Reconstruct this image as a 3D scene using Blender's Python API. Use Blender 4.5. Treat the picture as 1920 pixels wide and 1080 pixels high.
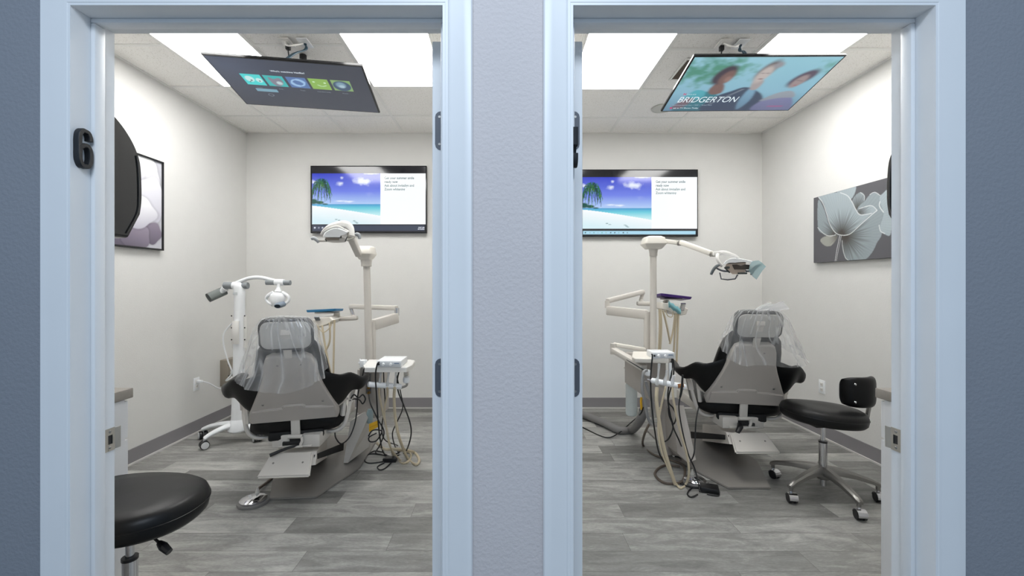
import bpy, bmesh, math, random
import numpy as np
from mathutils import Vector, Matrix, Euler, noise
from math import radians as R, pi, sin, cos

for o in list(bpy.data.objects): bpy.data.objects.remove(o)
SC = bpy.context.scene
COL = SC.collection

# ------------------------------------------------------------------ camera, world, exposure
CAMZ = 1.33
cam = bpy.data.cameras.new('camera')
cam.sensor_width = 36.0
cam.lens = 800/1920*36
cam.shift_x = 17/1920
cam.shift_y = -8/1920
cam.clip_start = 0.02
camo = bpy.data.objects.new('camera', cam)
camo.location = (0, 0, CAMZ)
camo.rotation_euler = (R(90), 0, 0)
COL.objects.link(camo)
SC.camera = camo

world = bpy.data.worlds.new('corridor_daylight')
SC.world = world
world.use_nodes = True
wb = world.node_tree.nodes['Background']
wb.inputs[0].default_value = (0.60, 0.78, 1.0, 1)
wb.inputs[1].default_value = 0.55

PANEL_POWER = 14.6            # emission of the ceiling light diffusers
SC.view_settings.view_transform = 'Standard'
SC.view_settings.look = 'None'
SC.view_settings.gamma = 1
SC.view_settings.use_curve_mapping = False
SC.view_settings.exposure = 0.0

# daylight of the corridor: a broad cool area light up behind the camera, in the corridor ceiling
def area(name, loc, rot, size, size_y, power, color):
    l = bpy.data.lights.new(name, 'AREA'); l.shape = 'RECTANGLE'
    l.size = size; l.size_y = size_y; l.energy = power; l.color = color
    o = bpy.data.objects.new(name, l); o.location = loc; o.rotation_euler = rot
    COL.objects.link(o); o['kind'] = 'helper'
    return o
area('corridor_light', (0.0, -0.5, 2.85), (R(28), 0, 0), 1.0, 0.5, 30, (0.78, 0.88, 1.0))

# ------------------------------------------------------------------ helpers
def lin(c):
    c = np.asarray(c, float)/255.0
    return np.where(c <= 0.04045, c/12.92, ((c+0.055)/1.055)**2.4)
def S(r, g, b):
    v = lin((r, g, b)); return (float(v[0]), float(v[1]), float(v[2]), 1.0)

def P(px, py, Y):
    """point at depth Y that the photograph shows at (px, py)"""
    return Vector(((px-943)/800*Y, Y, CAMZ-(py-532)/800*Y))
def PF(px, py, z=0.0):
    Y = (CAMZ-z)*800/(py-532)
    return Vector(((px-943)/800*Y, Y, z))

MATS = {}
def mat(name, color, rough=0.5, metal=0.0, bump=0.0, bscale=60, emit=None, estr=1.0, coat=0.0, spec=0.5, var=0.0, vscale=8, detail=3):
    if name in MATS: return MATS[name]
    m = bpy.data.materials.new(name); m.use_nodes = True
    nt = m.node_tree; b = nt.nodes['Principled BSDF']
    b.inputs['Base Color'].default_value = color
    b.inputs['Roughness'].default_value = rough
    b.inputs['Metallic'].default_value = metal
    b.inputs['Specular IOR Level'].default_value = spec
    b.inputs['Coat Weight'].default_value = coat
    tc = nt.nodes.new('ShaderNodeTexCoord')
    if bump:
        n = nt.nodes.new('ShaderNodeTexNoise'); n.inputs['Scale'].default_value = bscale; n.inputs['Detail'].default_value = detail
        bp = nt.nodes.new('ShaderNodeBump'); bp.inputs['Strength'].default_value = bump; bp.inputs['Distance'].default_value = 0.01
        nt.links.new(tc.outputs['Object'], n.inputs['Vector']); nt.links.new(n.outputs['Fac'], bp.inputs['Height'])
        nt.links.new(bp.outputs['Normal'], b.inputs['Normal'])
    n2 = nt.nodes.new('ShaderNodeTexNoise'); n2.inputs['Scale'].default_value = vscale; n2.inputs['Detail'].default_value = 4
    nt.links.new(tc.outputs['Object'], n2.inputs['Vector'])
    v = var if var else 0.025
    mx = nt.nodes.new('ShaderNodeMix'); mx.data_type = 'RGBA'
    mx.inputs[6].default_value = tuple(max(0, c*(1-v)) for c in color[:3])+(1,)
    mx.inputs[7].default_value = tuple(min(1, c*(1+v)) for c in color[:3])+(1,)
    nt.links.new(n2.outputs['Fac'], mx.inputs[0]); nt.links.new(mx.outputs[2], b.inputs['Base Color'])
    if emit:
        b.inputs['Emission Color'].default_value = emit; b.inputs['Emission Strength'].default_value = estr
    MATS[name] = m
    return m

ORG = Vector((0, 0, 0))
def obj(name, bm, m, parent=None, smooth=True, angle=35, doubles=False):
    if doubles: bmesh.ops.remove_doubles(bm, verts=bm.verts, dist=1e-5)
    bmesh.ops.recalc_face_normals(bm, faces=bm.faces)
    me = bpy.data.meshes.new(name)
    if parent is not None:
        bmesh.ops.translate(bm, verts=bm.verts, vec=-ORG)
    bm.to_mesh(me); bm.free()
    me.materials.append(m)
    if smooth:
        me.shade_smooth(); me.set_sharp_from_angle(angle=R(angle))
    o = bpy.data.objects.new(name, me); COL.objects.link(o)
    if parent is not None: o.parent = parent
    return o
def tag(o, label=None, cat=None, group=None, kind=None):
    if label: o['label'] = label
    if cat: o['category'] = cat
    if group: o['group'] = group
    if kind: o['kind'] = kind
    return o
def thing(name, label, cat, loc, group=None, local=False, rotz=0):
    global ORG
    o = bpy.data.objects.new(name, None); COL.objects.link(o)
    o.empty_display_size = 0.05
    o.location = loc; o.rotation_euler = (0, 0, rotz)
    ORG = Vector((0, 0, 0)) if local else Vector(loc)
    return tag(o, label, cat, group)
def struct(name, bm, m, parent=None, smooth=False):
    o = obj(name, bm, m, parent, smooth)
    if parent is None: o['kind'] = 'structure'
    return o

def merge(bm, tb, M=None):
    if M is not None: bmesh.ops.transform(tb, matrix=M, verts=tb.verts)
    me = bpy.data.meshes.new('tmp'); tb.to_mesh(me); tb.free(); bm.from_mesh(me); bpy.data.meshes.remove(me)
def box(bm, c, s, rot=None, bev=0.0, seg=2):
    tb = bmesh.new(); bmesh.ops.create_cube(tb, size=1)
    bmesh.ops.scale(tb, vec=s, verts=tb.verts)
    if bev: bmesh.ops.bevel(tb, geom=tb.edges[:], offset=bev, segments=seg, affect='EDGES', profile=0.5)
    M = Matrix.Translation(c)
    if rot is not None: M = M @ Euler(rot).to_matrix().to_4x4()
    merge(bm, tb, M); return bm
def bx(x0, x1, y0, y1, z0, z1, bev=0.0, bm=None, seg=2):
    bm = bm or bmesh.new()
    return box(bm, ((x0+x1)/2, (y0+y1)/2, (z0+z1)/2), (abs(x1-x0), abs(y1-y0), abs(z1-z0)), None, bev, seg)
def spline(pts, n=8, closed=False):
    pts = [Vector(p) for p in pts]
    if len(pts) < 3: return pts
    out = []; N = len(pts)
    rng = range(N) if closed else range(N-1)
    for i in rng:
        if closed: p0, p1, p2, p3 = pts[(i-1) % N], pts[i], pts[(i+1) % N], pts[(i+2) % N]
        else: p0, p1, p2, p3 = pts[max(i-1, 0)], pts[i], pts[i+1], pts[min(i+2, N-1)]
        for k in range(n):
            t = k/n
            out.append(0.5*((2*p1)+(-p0+p2)*t+(2*p0-5*p1+4*p2-p3)*t*t+(-p0+3*p1-3*p2+p3)*t**3))
    if not closed: out.append(pts[-1])
    return out
def tube(bm, pts, r, seg=10, smooth=True, closed=False, n=8, flat=1.0, up=None):
    """sweep an (elliptical) ring along pts; r float or list along input points"""
    src = [Vector(p) for p in pts]
    path = spline(src, n, closed) if smooth and len(src) > 2 else src
    if isinstance(r, (int, float)): rr = [r]*len(path)
    else:
        rr = [float(np.interp(i/(len(path)-1)*(len(r)-1), range(len(r)), r)) for i in range(len(path))]
    rings = []; T0 = None; N0 = None
    L = len(path)
    for i, p in enumerate(path):
        if closed: t = path[(i+1) % L]-path[(i-1) % L]
        else: t = path[min(i+1, L-1)]-path[max(i-1, 0)]
        if t.length < 1e-9: t = T0 or Vector((0, 0, 1))
        t = t.normalized()
        if up is not None:
            N = Vector(up)-t*t.dot(Vector(up)); N.normalize()
        elif N0 is None:
            a = Vector((0, 0, 1)) if abs(t.z) < 0.9 else Vector((1, 0, 0))
            N = (a-t*t.dot(a)).normalized()
        else:
            N = (N0-t*t.dot(N0))
            N = N.normalized() if N.length > 1e-6 else N0
        N0 = N; T0 = t; B = t.cross(N)
        rings.append([bm.verts.new(p+N*(cos(2*pi*k/seg)*rr[i]*flat)+B*(sin(2*pi*k/seg)*rr[i])) for k in range(seg)])
    for i in range(L if closed else L-1):
        a, b = rings[i], rings[(i+1) % L]
        for k in range(seg): bm.faces.new((a[k], a[(k+1) % seg], b[(k+1) % seg], b[k]))
    if not closed:
        bm.faces.new(rings[0][::-1]); bm.faces.new(rings[-1])
    return bm
def loft(bm, rings, cap=True):
    vs = [[bm.verts.new(p) for p in r] for r in rings]; n = len(rings[0])
    for a, b in zip(vs[:-1], vs[1:]):
        for k in range(n): bm.faces.new((a[k], a[(k+1) % n], b[(k+1) % n], b[k]))
    if cap: bm.faces.new(vs[0][::-1]); bm.faces.new(vs[-1])
    return bm
def lathe(bm, prof, c=(0, 0, 0), axis=(0, 0, 1), seg=24, sx=1.0, sy=1.0):
    q = Vector((0, 0, 1)).rotation_difference(Vector(axis).normalized())
    c = Vector(c); rings = []
    for r, z in prof:
        rings.append([c+q@Vector((max(r, 1e-4)*cos(2*pi*k/seg)*sx, max(r, 1e-4)*sin(2*pi*k/seg)*sy, z)) for k in range(seg)])
    return loft(bm, rings)
def prism(bm, pts, d, bev=0.0, M=None, seg=2):
    """polygon in the XZ plane (x,z), extruded by d along +Y"""
    tb = bmesh.new()
    f = tb.faces.new([tb.verts.new((x, 0, z)) for x, z in pts])
    e = bmesh.ops.extrude_face_region(tb, geom=[f])
    bmesh.ops.translate(tb, verts=[v for v in e['geom'] if isinstance(v, bmesh.types.BMVert)], vec=(0, d, 0))
    bmesh.ops.recalc_face_normals(tb, faces=tb.faces)
    if bev: bmesh.ops.bevel(tb, geom=tb.edges[:], offset=bev, segments=seg, affect='EDGES', profile=0.5, clamp_overlap=True)
    merge(bm, tb, M); return bm
def rrect(w, h, r, n=5, cx=0, cy=0):
    out = []
    for (sx, sy, a0) in ((1, 1, 0), (-1, 1, 90), (-1, -1, 180), (1, -1, 270)):
        for k in range(n+1):
            a = R(a0+90*k/n)
            out.append((cx+sx*(w/2-r)+r*cos(a), cy+sy*(h/2-r)+r*sin(a)))
    return out
def frame(o, x, y):
    """matrix whose columns are x, y, x*y at o"""
    x = Vector(x).normalized(); y = Vector(y); y = (y-x*x.dot(y)).normalized(); z = x.cross(y)
    M = Matrix((x, y, z)).transposed().to_4x4(); M.translation = Vector(o); return M
def beam(bm, a, b, w, h, bev=0.004, up=(0, 0, 1)):
    """rectangular bar from a to b, w wide, h tall"""
    a, b = Vector(a), Vector(b); d = b-a
    tb = bmesh.new(); bmesh.ops.create_cube(tb, size=1); bmesh.ops.scale(tb, vec=(d.length, w, h), verts=tb.verts)
    if bev: bmesh.ops.bevel(tb, geom=tb.edges[:], offset=bev, segments=2, affect='EDGES', profile=0.5)
    x = d.normalized(); z = Vector(up)-x*x.dot(Vector(up)); z.normalize(); y = z.cross(x)
    M = Matrix((x, y, z)).transposed().to_4x4(); M.translation = (a+b)/2
    merge(bm, tb, M); return bm
B = bmesh.new

# ------------------------------------------------------------------ materials
m_wall = mat('interior_wall_paint', S(222, 221, 218), 0.85, bump=0.10, bscale=120)
m_hall = mat('corridor_wall_paint', S(206, 200, 200), 0.8, bump=0.22, bscale=110, detail=3)
m_hall_dark = mat('corridor_slate_wall', S(138, 142, 150), 0.8, bump=0.22, bscale=110, detail=3)  # darker slate tone for the outer corridor walls
m_trim = mat('white_trim_enamel', S(232, 234, 236), 0.38, bump=0.02, bscale=30)
m_base = mat('grey_vinyl_base', S(140, 137, 140), 0.55)
m_toe = mat('white_caulk', S(205, 203, 200), 0.6)
m_grid = mat('ceiling_grid_enamel', S(238, 237, 233), 0.6)
m_nickel = mat('satin_nickel', S(190, 186, 178), 0.32, 1.0)
m_hinge = mat('hinge_grey_metal', S(92, 96, 104), 0.5, 0.2)
m_black = mat('black_plastic', S(22, 22, 24), 0.35)
m_blackgloss = mat('black_gloss_plastic', S(34, 34, 36), 0.16)
m_number = mat('black_number', S(24, 26, 30), 0.4, bump=0.1)
m_leather = mat('black_vinyl', S(12, 12, 13), 0.40, bump=0.01, bscale=120, spec=0.3)
m_taupe = mat('taupe_enamel', S(180, 174, 168), 0.42)
m_taupe_l = mat('light_taupe_enamel', S(210, 205, 198), 0.4)
m_cream = mat('cream_enamel', S(232, 227, 218), 0.38)
m_offwhite = mat('offwhite_plastic', S(232, 230, 226), 0.35)
m_white = mat('white_plastic', S(240, 242, 244), 0.3)
m_greygrip = mat('grey_grip', S(140, 145, 148), 0.6)
m_chrome = mat('chrome', S(215, 215, 218), 0.12, 1.0)
m_cast = mat('cast_aluminium', S(150, 148, 145), 0.38, 0.9)
m_hose = mat('beige_hose', S(205, 192, 165), 0.55)
m_hoseg = mat('grey_hose', S(150, 150, 150), 0.5)
m_cord = mat('black_cord', S(20, 20, 22), 0.5)
m_orange = mat('yellow_tag', S(232, 180, 40), 0.6)
m_teal = mat('teal_film', S(128, 182, 190), 0.4)
m_purple = mat('purple_tray', S(80, 50, 130), 0.4)
m_blue = mat('blue_tray', S(60, 140, 190), 0.4)
m_beige_box = mat('beige_metal_box', S(142, 134, 122), 0.45)
m_counter = mat('counter_laminate', S(148, 142, 135), 0.45, var=0.22, vscale=30)
m_cab = mat('cabinet_white', S(225, 226, 228), 0.45)

def floor_material():
    m = bpy.data.materials.new('grey_plank_vinyl'); m.use_nodes = True; nt = m.node_tree; b = nt.nodes['Principled BSDF']
    N = nt.nodes.new; L = nt.links.new
    tc = N('ShaderNodeTexCoord'); sp = N('ShaderNodeSeparateXYZ'); L(tc.outputs['Object'], sp.inputs[0])
    def math_(op, a, b_=None, c=None):
        n = N('ShaderNodeMath'); n.operation = op
        for i, v in enumerate((a, b_, c)):
            if v is None: continue
            if isinstance(v, (int, float)): n.inputs[i].default_value = v
            else: L(v, n.inputs[i])
        return n.outputs[0]
    ry = math_('DIVIDE', math_('ADD', sp.outputs[1], 0.02), 0.153)
    row = math_('FLOOR', ry)
    wn = N('ShaderNodeTexWhiteNoise'); wn.noise_dimensions = '1D'; L(row, wn.inputs['W'])
    xs = math_('ADD', math_('DIVIDE', sp.outputs[0], 1.22), wn.outputs['Value'])
    pl = math_('FLOOR', xs)
    cv = N('ShaderNodeCombineXYZ'); L(row, cv.inputs[0]); L(pl, cv.inputs[1])
    w2 = N('ShaderNodeTexWhiteNoise'); w2.noise_dimensions = '3D'; L(cv.outputs[0], w2.inputs['Vector'])
    # stone-like streaks
    mp = N('ShaderNodeMapping'); mp.inputs['Scale'].default_value = (2.2, 9.0, 1); L(tc.outputs['Object'], mp.inputs['Vector'])
    ad = N('ShaderNodeVectorMath'); ad.operation = 'ADD'; L(mp.outputs[0], ad.inputs[0])
    sc = N('ShaderNodeVectorMath'); sc.operation = 'SCALE'; sc.inputs['Scale'].default_value = 17.0; L(w2.outputs['Color'], sc.inputs[0]); L(sc.outputs[0], ad.inputs[1])
    n1 = N('ShaderNodeTexNoise'); n1.inputs['Scale'].default_value = 1.6; n1.inputs['Detail'].default_value = 8; n1.inputs['Roughness'].default_value = 0.62; n1.inputs['Distortion'].default_value = 0.8; L(ad.outputs[0], n1.inputs['Vector'])
    n3 = N('ShaderNodeTexNoise'); n3.inputs['Scale'].default_value = 22; n3.inputs['Detail'].default_value = 6; n3.inputs['Roughness'].default_value = 0.7; L(ad.outputs[0], n3.inputs['Vector'])
    f = math_('ADD', math_('MULTIPLY', w2.outputs['Value'], 0.42), math_('ADD', math_('MULTIPLY', n1.outputs['Fac'], 0.85), math_('MULTIPLY', n3.outputs['Fac'], 0.42)))
    f = math_('SUBTRACT', f, 0.36)
    cr = N('ShaderNodeValToRGB'); e = cr.color_ramp.elements
    e[0].position = 0.12; e[0].color = S(90, 89, 87); e[1].position = 0.85; e[1].color = S(196, 195, 190)
    x = e.new(0.45); x.color = S(134, 133, 130)
    L(f, cr.inputs[0])
    # joints
    fy = math_('FRACT', ry); fx = math_('FRACT', xs)
    j = math_('MAXIMUM', math_('LESS_THAN', fy, 0.014), math_('LESS_THAN', fx, 0.0016))
    mx = N('ShaderNodeMix'); mx.data_type = 'RGBA'; L(j, mx.inputs[0]); L(cr.outputs[0], mx.inputs[6]); mx.inputs[7].default_value = S(96, 94, 91)
    L(mx.outputs[2], b.inputs['Base Color'])
    rr = math_('ADD', math_('MULTIPLY', n1.outputs['Fac'], 0.2), 0.42)
    L(rr, b.inputs['Roughness'])
    bp = N('ShaderNodeBump'); bp.inputs['Strength'].default_value = 0.12; bp.inputs['Distance'].default_value = 0.004
    L(n3.outputs['Fac'], bp.inputs['Height']); L(bp.outputs[0], b.inputs['Normal'])
    return m
m_floor = floor_material()

def tile_material():
    m = bpy.data.materials.new('acoustic_tile'); m.use_nodes = True; nt = m.node_tree; b = nt.nodes['Principled BSDF']
    tc = nt.nodes.new('ShaderNodeTexCoord')
    n = nt.nodes.new('ShaderNodeTexNoise'); n.inputs['Scale'].default_value = 130; n.inputs['Detail'].default_value = 4
    nt.links.new(tc.outputs['Object'], n.inputs['Vector'])
    cr = nt.nodes.new('ShaderNodeValToRGB'); e = cr.color_ramp.elements
    e[0].position = 0.28; e[0].color = S(205, 200, 192); e[1].position = 0.42; e[1].color = S(247, 245, 241)
    nt.links.new(n.outputs['Fac'], cr.inputs[0]); nt.links.new(cr.outputs[0], b.inputs['Base Color'])
    bp = nt.nodes.new('ShaderNodeBump'); bp.inputs['Strength'].default_value = 0.3; bp.inputs['Distance'].default_value = 0.003
    nt.links.new(n.outputs['Fac'], bp.inputs['Height']); nt.links.new(bp.outputs[0], b.inputs['Normal'])
    b.inputs['Roughness'].default_value = 0.95
    return m
m_tile = tile_material()

m_panel = mat('light_diffuser', S(250, 250, 250), 0.5, emit=(1.0, 0.995, 0.975, 1), estr=PANEL_POWER)

def film_material(name, milky=0.22, tint=(0.92, 0.94, 0.96, 1), creased=False):
    """thin polythene: mostly see-through, a milky scatter that thickens along its gathered folds and doubles as painted highlights, sharp glints"""
    m = bpy.data.materials.new(name); m.use_nodes = True; nt = m.node_tree; nt.nodes.clear()
    N = nt.nodes.new; L = nt.links.new
    out = N('ShaderNodeOutputMaterial'); tr = N('ShaderNodeBsdfTransparent'); tr.inputs[0].default_value = (0.99, 0.99, 0.99, 1)
    df = N('ShaderNodeBsdfTranslucent'); df.inputs[0].default_value = tint
    d2 = N('ShaderNodeBsdfDiffuse'); d2.inputs[0].default_value = tint
    gl = N('ShaderNodeBsdfGlossy'); gl.inputs['Roughness'].default_value = 0.10
    tc = N('ShaderNodeTexCoord'); mp = N('ShaderNodeMapping')
    n = N('ShaderNodeTexNoise'); n.inputs['Detail'].default_value = 2.5
    if creased: mp.inputs['Scale'].default_value = (17, 0.7, 1); n.inputs['Scale'].default_value = 1.0; n.inputs['Distortion'].default_value = 0.22; L(tc.outputs['UV'], mp.inputs[0])
    else: n.inputs['Scale'].default_value = 12; L(tc.outputs['Object'], mp.inputs[0])
    bp = N('ShaderNodeBump'); bp.inputs['Strength'].default_value = 1.0; bp.inputs['Distance'].default_value = 0.02
    L(mp.outputs[0], n.inputs['Vector']); L(n.outputs['Fac'], bp.inputs['Height'])
    L(bp.outputs[0], gl.inputs['Normal'])
    # ridged noise: milkier creases, also painted in as highlights on the folds
    sb = N('ShaderNodeMath'); sb.operation = 'SUBTRACT'; sb.inputs[1].default_value = 0.5; L(n.outputs['Fac'], sb.inputs[0])
    ab = N('ShaderNodeMath'); ab.operation = 'ABSOLUTE'; L(sb.outputs[0], ab.inputs[0])
    cr = N('ShaderNodeValToRGB'); e = cr.color_ramp.elements
    hi = min(1, milky*3.2) if creased else milky*0.8
    e[0].position = 0.0; e[0].color = (hi,)*3+(1,); e[1].position = 0.12; e[1].color = (milky*0.8,)*3+(1,)
    x = e.new(0.035); x.color = ((milky*1.5 if creased else milky*0.8),)*3+(1,)
    L(ab.outputs[0], cr.inputs[0])
    mxd = N('ShaderNodeMixShader'); mxd.inputs[0].default_value = 0.5; L(df.outputs[0], mxd.inputs[1]); L(d2.outputs[0], mxd.inputs[2])
    m1 = N('ShaderNodeMixShader'); L(cr.outputs[0], m1.inputs[0]); L(tr.outputs[0], m1.inputs[1]); L(mxd.outputs[0], m1.inputs[2])
    lw = N('ShaderNodeLayerWeight'); lw.inputs['Blend'].default_value = 0.12; L(bp.outputs[0], lw.inputs['Normal'])
    ml = N('ShaderNodeMath'); ml.operation = 'MULTIPLY'; ml.inputs[1].default_value = 0.16; L(lw.outputs['Fresnel'], ml.inputs[0])
    ad = N('ShaderNodeMath'); ad.operation = 'ADD'; ad.inputs[1].default_value = 0.035; L(ml.outputs[0], ad.inputs[0])
    m2 = N('ShaderNodeMixShader'); L(ad.outputs[0], m2.inputs[0]); L(m1.outputs[0], m2.inputs[1]); L(gl.outputs[0], m2.inputs[2])
    L(m2.outputs[0], out.inputs[0])
    return m
m_film = film_material('polythene_film', 0.145, (0.97, 0.98, 1.0, 1), True)
m_film_teal = film_material('teal_barrier_film', 0.62, (0.55, 0.80, 0.85, 1))
m_clear = film_material('clear_shield', 0.10)
m_bottle = film_material('frosted_bottle', 0.8, (0.80, 0.87, 0.88, 1))
m_tube = film_material('clear_tube', 0.7, (0.8, 0.82, 0.84, 1))

def attr_mat(name, emit=False, rough=0.4, strength=1.0, coat=0.0):
    m = bpy.data.materials.new(name); m.use_nodes = True; nt = m.node_tree; b = nt.nodes['Principled BSDF']
    a = nt.nodes.new('ShaderNodeVertexColor'); a.layer_name = 'picture'
    if emit:
        b.inputs['Base Color'].default_value = (0.01, 0.01, 0.012, 1)
        nt.links.new(a.outputs['Color'], b.inputs['Emission Color']); b.inputs['Emission Strength'].default_value = strength
    else: nt.links.new(a.outputs['Color'], b.inputs['Base Color'])
    b.inputs['Roughness'].default_value = rough
    return m
m_screen = attr_mat('lit_screen', True, 0.10)
m_screen_soft = attr_mat('lit_screen_overhead', True, 0.25)
m_canvas = attr_mat('painted_canvas', False, 0.6)
def glow(name, c, s=1.0): return mat(name, (0.01, 0.01, 0.01, 1), 0.4, emit=c, estr=s)

def picture(name, img, M, w, h, m, parent):
    """img (rows top-down, linear rgb) laid on a w x h grid; M maps local (x right, y up) to scene"""
    H, W, _ = img.shape
    xs = np.linspace(-w/2, w/2, W); ys = np.linspace(h/2, -h/2, H)
    X, Y = np.meshgrid(xs, ys)
    MM = np.array(M)
    co = np.stack([X.ravel(), Y.ravel(), np.zeros(W*H), np.ones(W*H)], 1) @ MM.T
    co = co[:, :3] - np.array(ORG)
    idx = np.arange(W*H).reshape(H, W)
    f = np.stack([idx[1:, :-1].ravel(), idx[1:, 1:].ravel(), idx[:-1, 1:].ravel(), idx[:-1, :-1].ravel()], 1)
    me = bpy.data.meshes.new(name)
    me.vertices.add(len(co)); me.vertices.foreach_set('co', co.astype(np.float32).ravel())
    me.loops.add(f.size); me.loops.foreach_set('vertex_index', f.astype(np.int32).ravel())
    me.polygons.add(len(f)); me.polygons.foreach_set('loop_start', np.arange(0, f.size, 4, dtype=np.int32))
    me.update(calc_edges=True); me.validate()
    ca = me.color_attributes.new('picture', 'FLOAT_COLOR', 'POINT')
    rgba = np.ones((W*H, 4), np.float32); rgba[:, :3] = img.reshape(-1, 3)
    ca.data.foreach_set('color', rgba.ravel())
    me.materials.append(m)
    o = bpy.data.objects.new(name, me); COL.objects.link(o); o.parent = parent
    return o

def text(name, body, M, x, y, size, m, parent, align='LEFT', shear=0.0, sx=1.0, off=0.0, depth=0.0, spacing=1.0, up=0.002):
    c = bpy.data.curves.new(name, 'FONT'); c.body = body; c.size = size; c.align_x = align; c.shear = shear
    c.offset = off; c.extrude = depth; c.space_character = spacing
    c.materials.append(m)
    o = bpy.data.objects.new(name, c); COL.objects.link(o); o.parent = parent
    o.matrix_parent_inverse = Matrix.Identity(4)
    X = Matrix.Translation(-ORG) @ M @ Matrix.Translation((x, y, up)) @ Matrix.Diagonal((sx, 1, 1, 1))
    dg = bpy.context.evaluated_depsgraph_get(); me = bpy.data.meshes.new_from_object(o.evaluated_get(dg))
    bpy.data.objects.remove(o); me.transform(X); me.name = name
    o = bpy.data.objects.new(name, me); COL.objects.link(o); o.parent = parent
    return o

# painting on numpy canvases --------------------------------------
class Paint:
    def __init__(s, W, H, bg):
        s.W, s.H = W, H; s.u, s.v = np.meshgrid(np.linspace(0, 1, W), np.linspace(0, 1, H))
        s.a = W/H*1.0; s.im = np.zeros((H, W, 3)); s.im[:] = bg
    def mix(s, mask, col): s.im = s.im*(1-mask[..., None])+np.asarray(col)*mask[..., None]
    def ell(s, cu, cv, ru, rv, col, soft=0.25, rot=0, op=1.0):
        du = (s.u-cu); dv = (s.v-cv); c, q = cos(rot), sin(rot)
        x = (du*c+dv*q)/ru; y = (-du*q+dv*c)/rv
        d = np.sqrt(x*x+y*y); s.mix(np.clip((1-d)/soft+0.5, 0, 1)*op, col)
    def poly_mask(s, pts):
        ins = np.zeros(s.u.shape, bool); n = len(pts)
        for i in range(n):
            (x1, y1), (x2, y2) = pts[i], pts[(i+1) % n]
            if y1 == y2: continue
            c = ((s.v < y1) != (s.v < y2)) & (s.u < (x2-x1)*(s.v-y1)/(y2-y1)+x1)
            ins ^= c
        return ins.astype(float)
    def blur(s, m, k):
        for _ in range(k):
            m = (np.roll(m, 1, 0)+np.roll(m, -1, 0)+np.roll(m, 1, 1)+np.roll(m, -1, 1)+2*m)/6
        return m
    def poly(s, pts, col, soft=1, op=1.0, sm=True):
        if sm: pts = [(p.x, p.y) for p in spline([(x, y, 0) for x, y in pts], 6, True)]
        m = s.blur(s.poly_mask(pts), soft)*op; s.mix(m, col); return m
    def line(s, pts, w, col, op=1.0, sm=True, asp=1.0):
        if sm: pts = [(p.x, p.y) for p in spline([(x, y, 0) for x, y in pts], 8)]
        d = np.full(s.u.shape, 9.0)
        for (x1, y1), (x2, y2) in zip(pts[:-1], pts[1:]):
            dx, dy = (x2-x1)*asp, y2-y1; L2 = dx*dx+dy*dy+1e-12
            t = np.clip((((s.u-x1)*asp)*dx+(s.v-y1)*dy)/L2, 0, 1)
            d = np.minimum(d, np.hypot((s.u-x1)*asp-t*dx, s.v-y1-t*dy))
        s.mix(np.clip((w-d)/w*1.6, 0, 1)*op, col)
def c3(r, g, b): return lin((r, g, b))
def grain(W, H, sx, sy, seed):
    rs = np.random.RandomState(seed); out = np.zeros((H, W))
    for o in range(4):
        nx, ny = max(2, int(sx*2**o)), max(2, int(sy*2**o))
        g = rs.rand(ny+1, nx+1); x = np.linspace(0, nx-0.001, W); y = np.linspace(0, ny-0.001, H)
        xi, yi = x.astype(int), y.astype(int); fx, fy = (x-xi)[None], (y-yi)[:, None]
        fx = fx*fx*(3-2*fx); fy = fy*fy*(3-2*fy)
        a = g[yi][:, xi]; b = g[yi][:, xi+1]; c = g[yi+1][:, xi]; d = g[yi+1][:, xi+1]
        out += ((a*(1-fx)+b*fx)*(1-fy)+(c*(1-fx)+d*fx)*fy)/2**o
    return out/1.875

# ------------------------------------------------------------------ the setting
XL, XR, YB, YF0, YF1, ZC = -2.74, 2.77, 4.56, 1.045, 1.15, 2.94
PWL, PWR = -0.04, 0.06
floor = struct('floor', bx(-4.5, 4.5, -2.0, YB+0.1, -0.05, 0), m_floor)
struct('wall_back', bx(XL-0.1, XR+0.1, YB, YB+0.1, 0, ZC+0.1), m_wall)
struct('wall_left', bx(XL-0.1, XL, YF1, YB, 0, ZC+0.1), m_wall)
struct('wall_right', bx(XR, XR+0.1, YF1, YB, 0, ZC+0.1), m_wall)
struct('wall_partition', bx(PWL, PWR, YF1, YB, 0, ZC+0.1), m_wall)
ZD = 2.004
OL = (-1.047, -0.146); ORr = (0.170, 1.047)
def front(name, x0, x1, z0, z1, m):
    o = struct(name, bx(x0, x1, YF0, YF0+0.02, z0, z1), m)
    bm = bx(x0, x1, YF0+0.02, YF1, z0, z1)
    struct(name+'_inner_face', bm, m_wall); return o
front('wall_corridor_left', -4.5, OL[0]-0.012, 0, ZC+0.1, m_hall_dark)
front('wall_corridor_middle', OL[1]+0.012, ORr[0]-0.012, 0, ZC+0.1, m_hall)
front('wall_corridor_right', ORr[1]+0.012, 4.5, 0, ZC+0.1, m_hall_dark)
front('wall_corridor_above_left_door', OL[0]-0.012, OL[1]+0.012, ZD+0.012, ZC+0.1, m_hall)
front('wall_corridor_above_right_door', ORr[0]-0.012, ORr[1]+0.012, ZD+0.012, ZC+0.1, m_hall)

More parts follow.
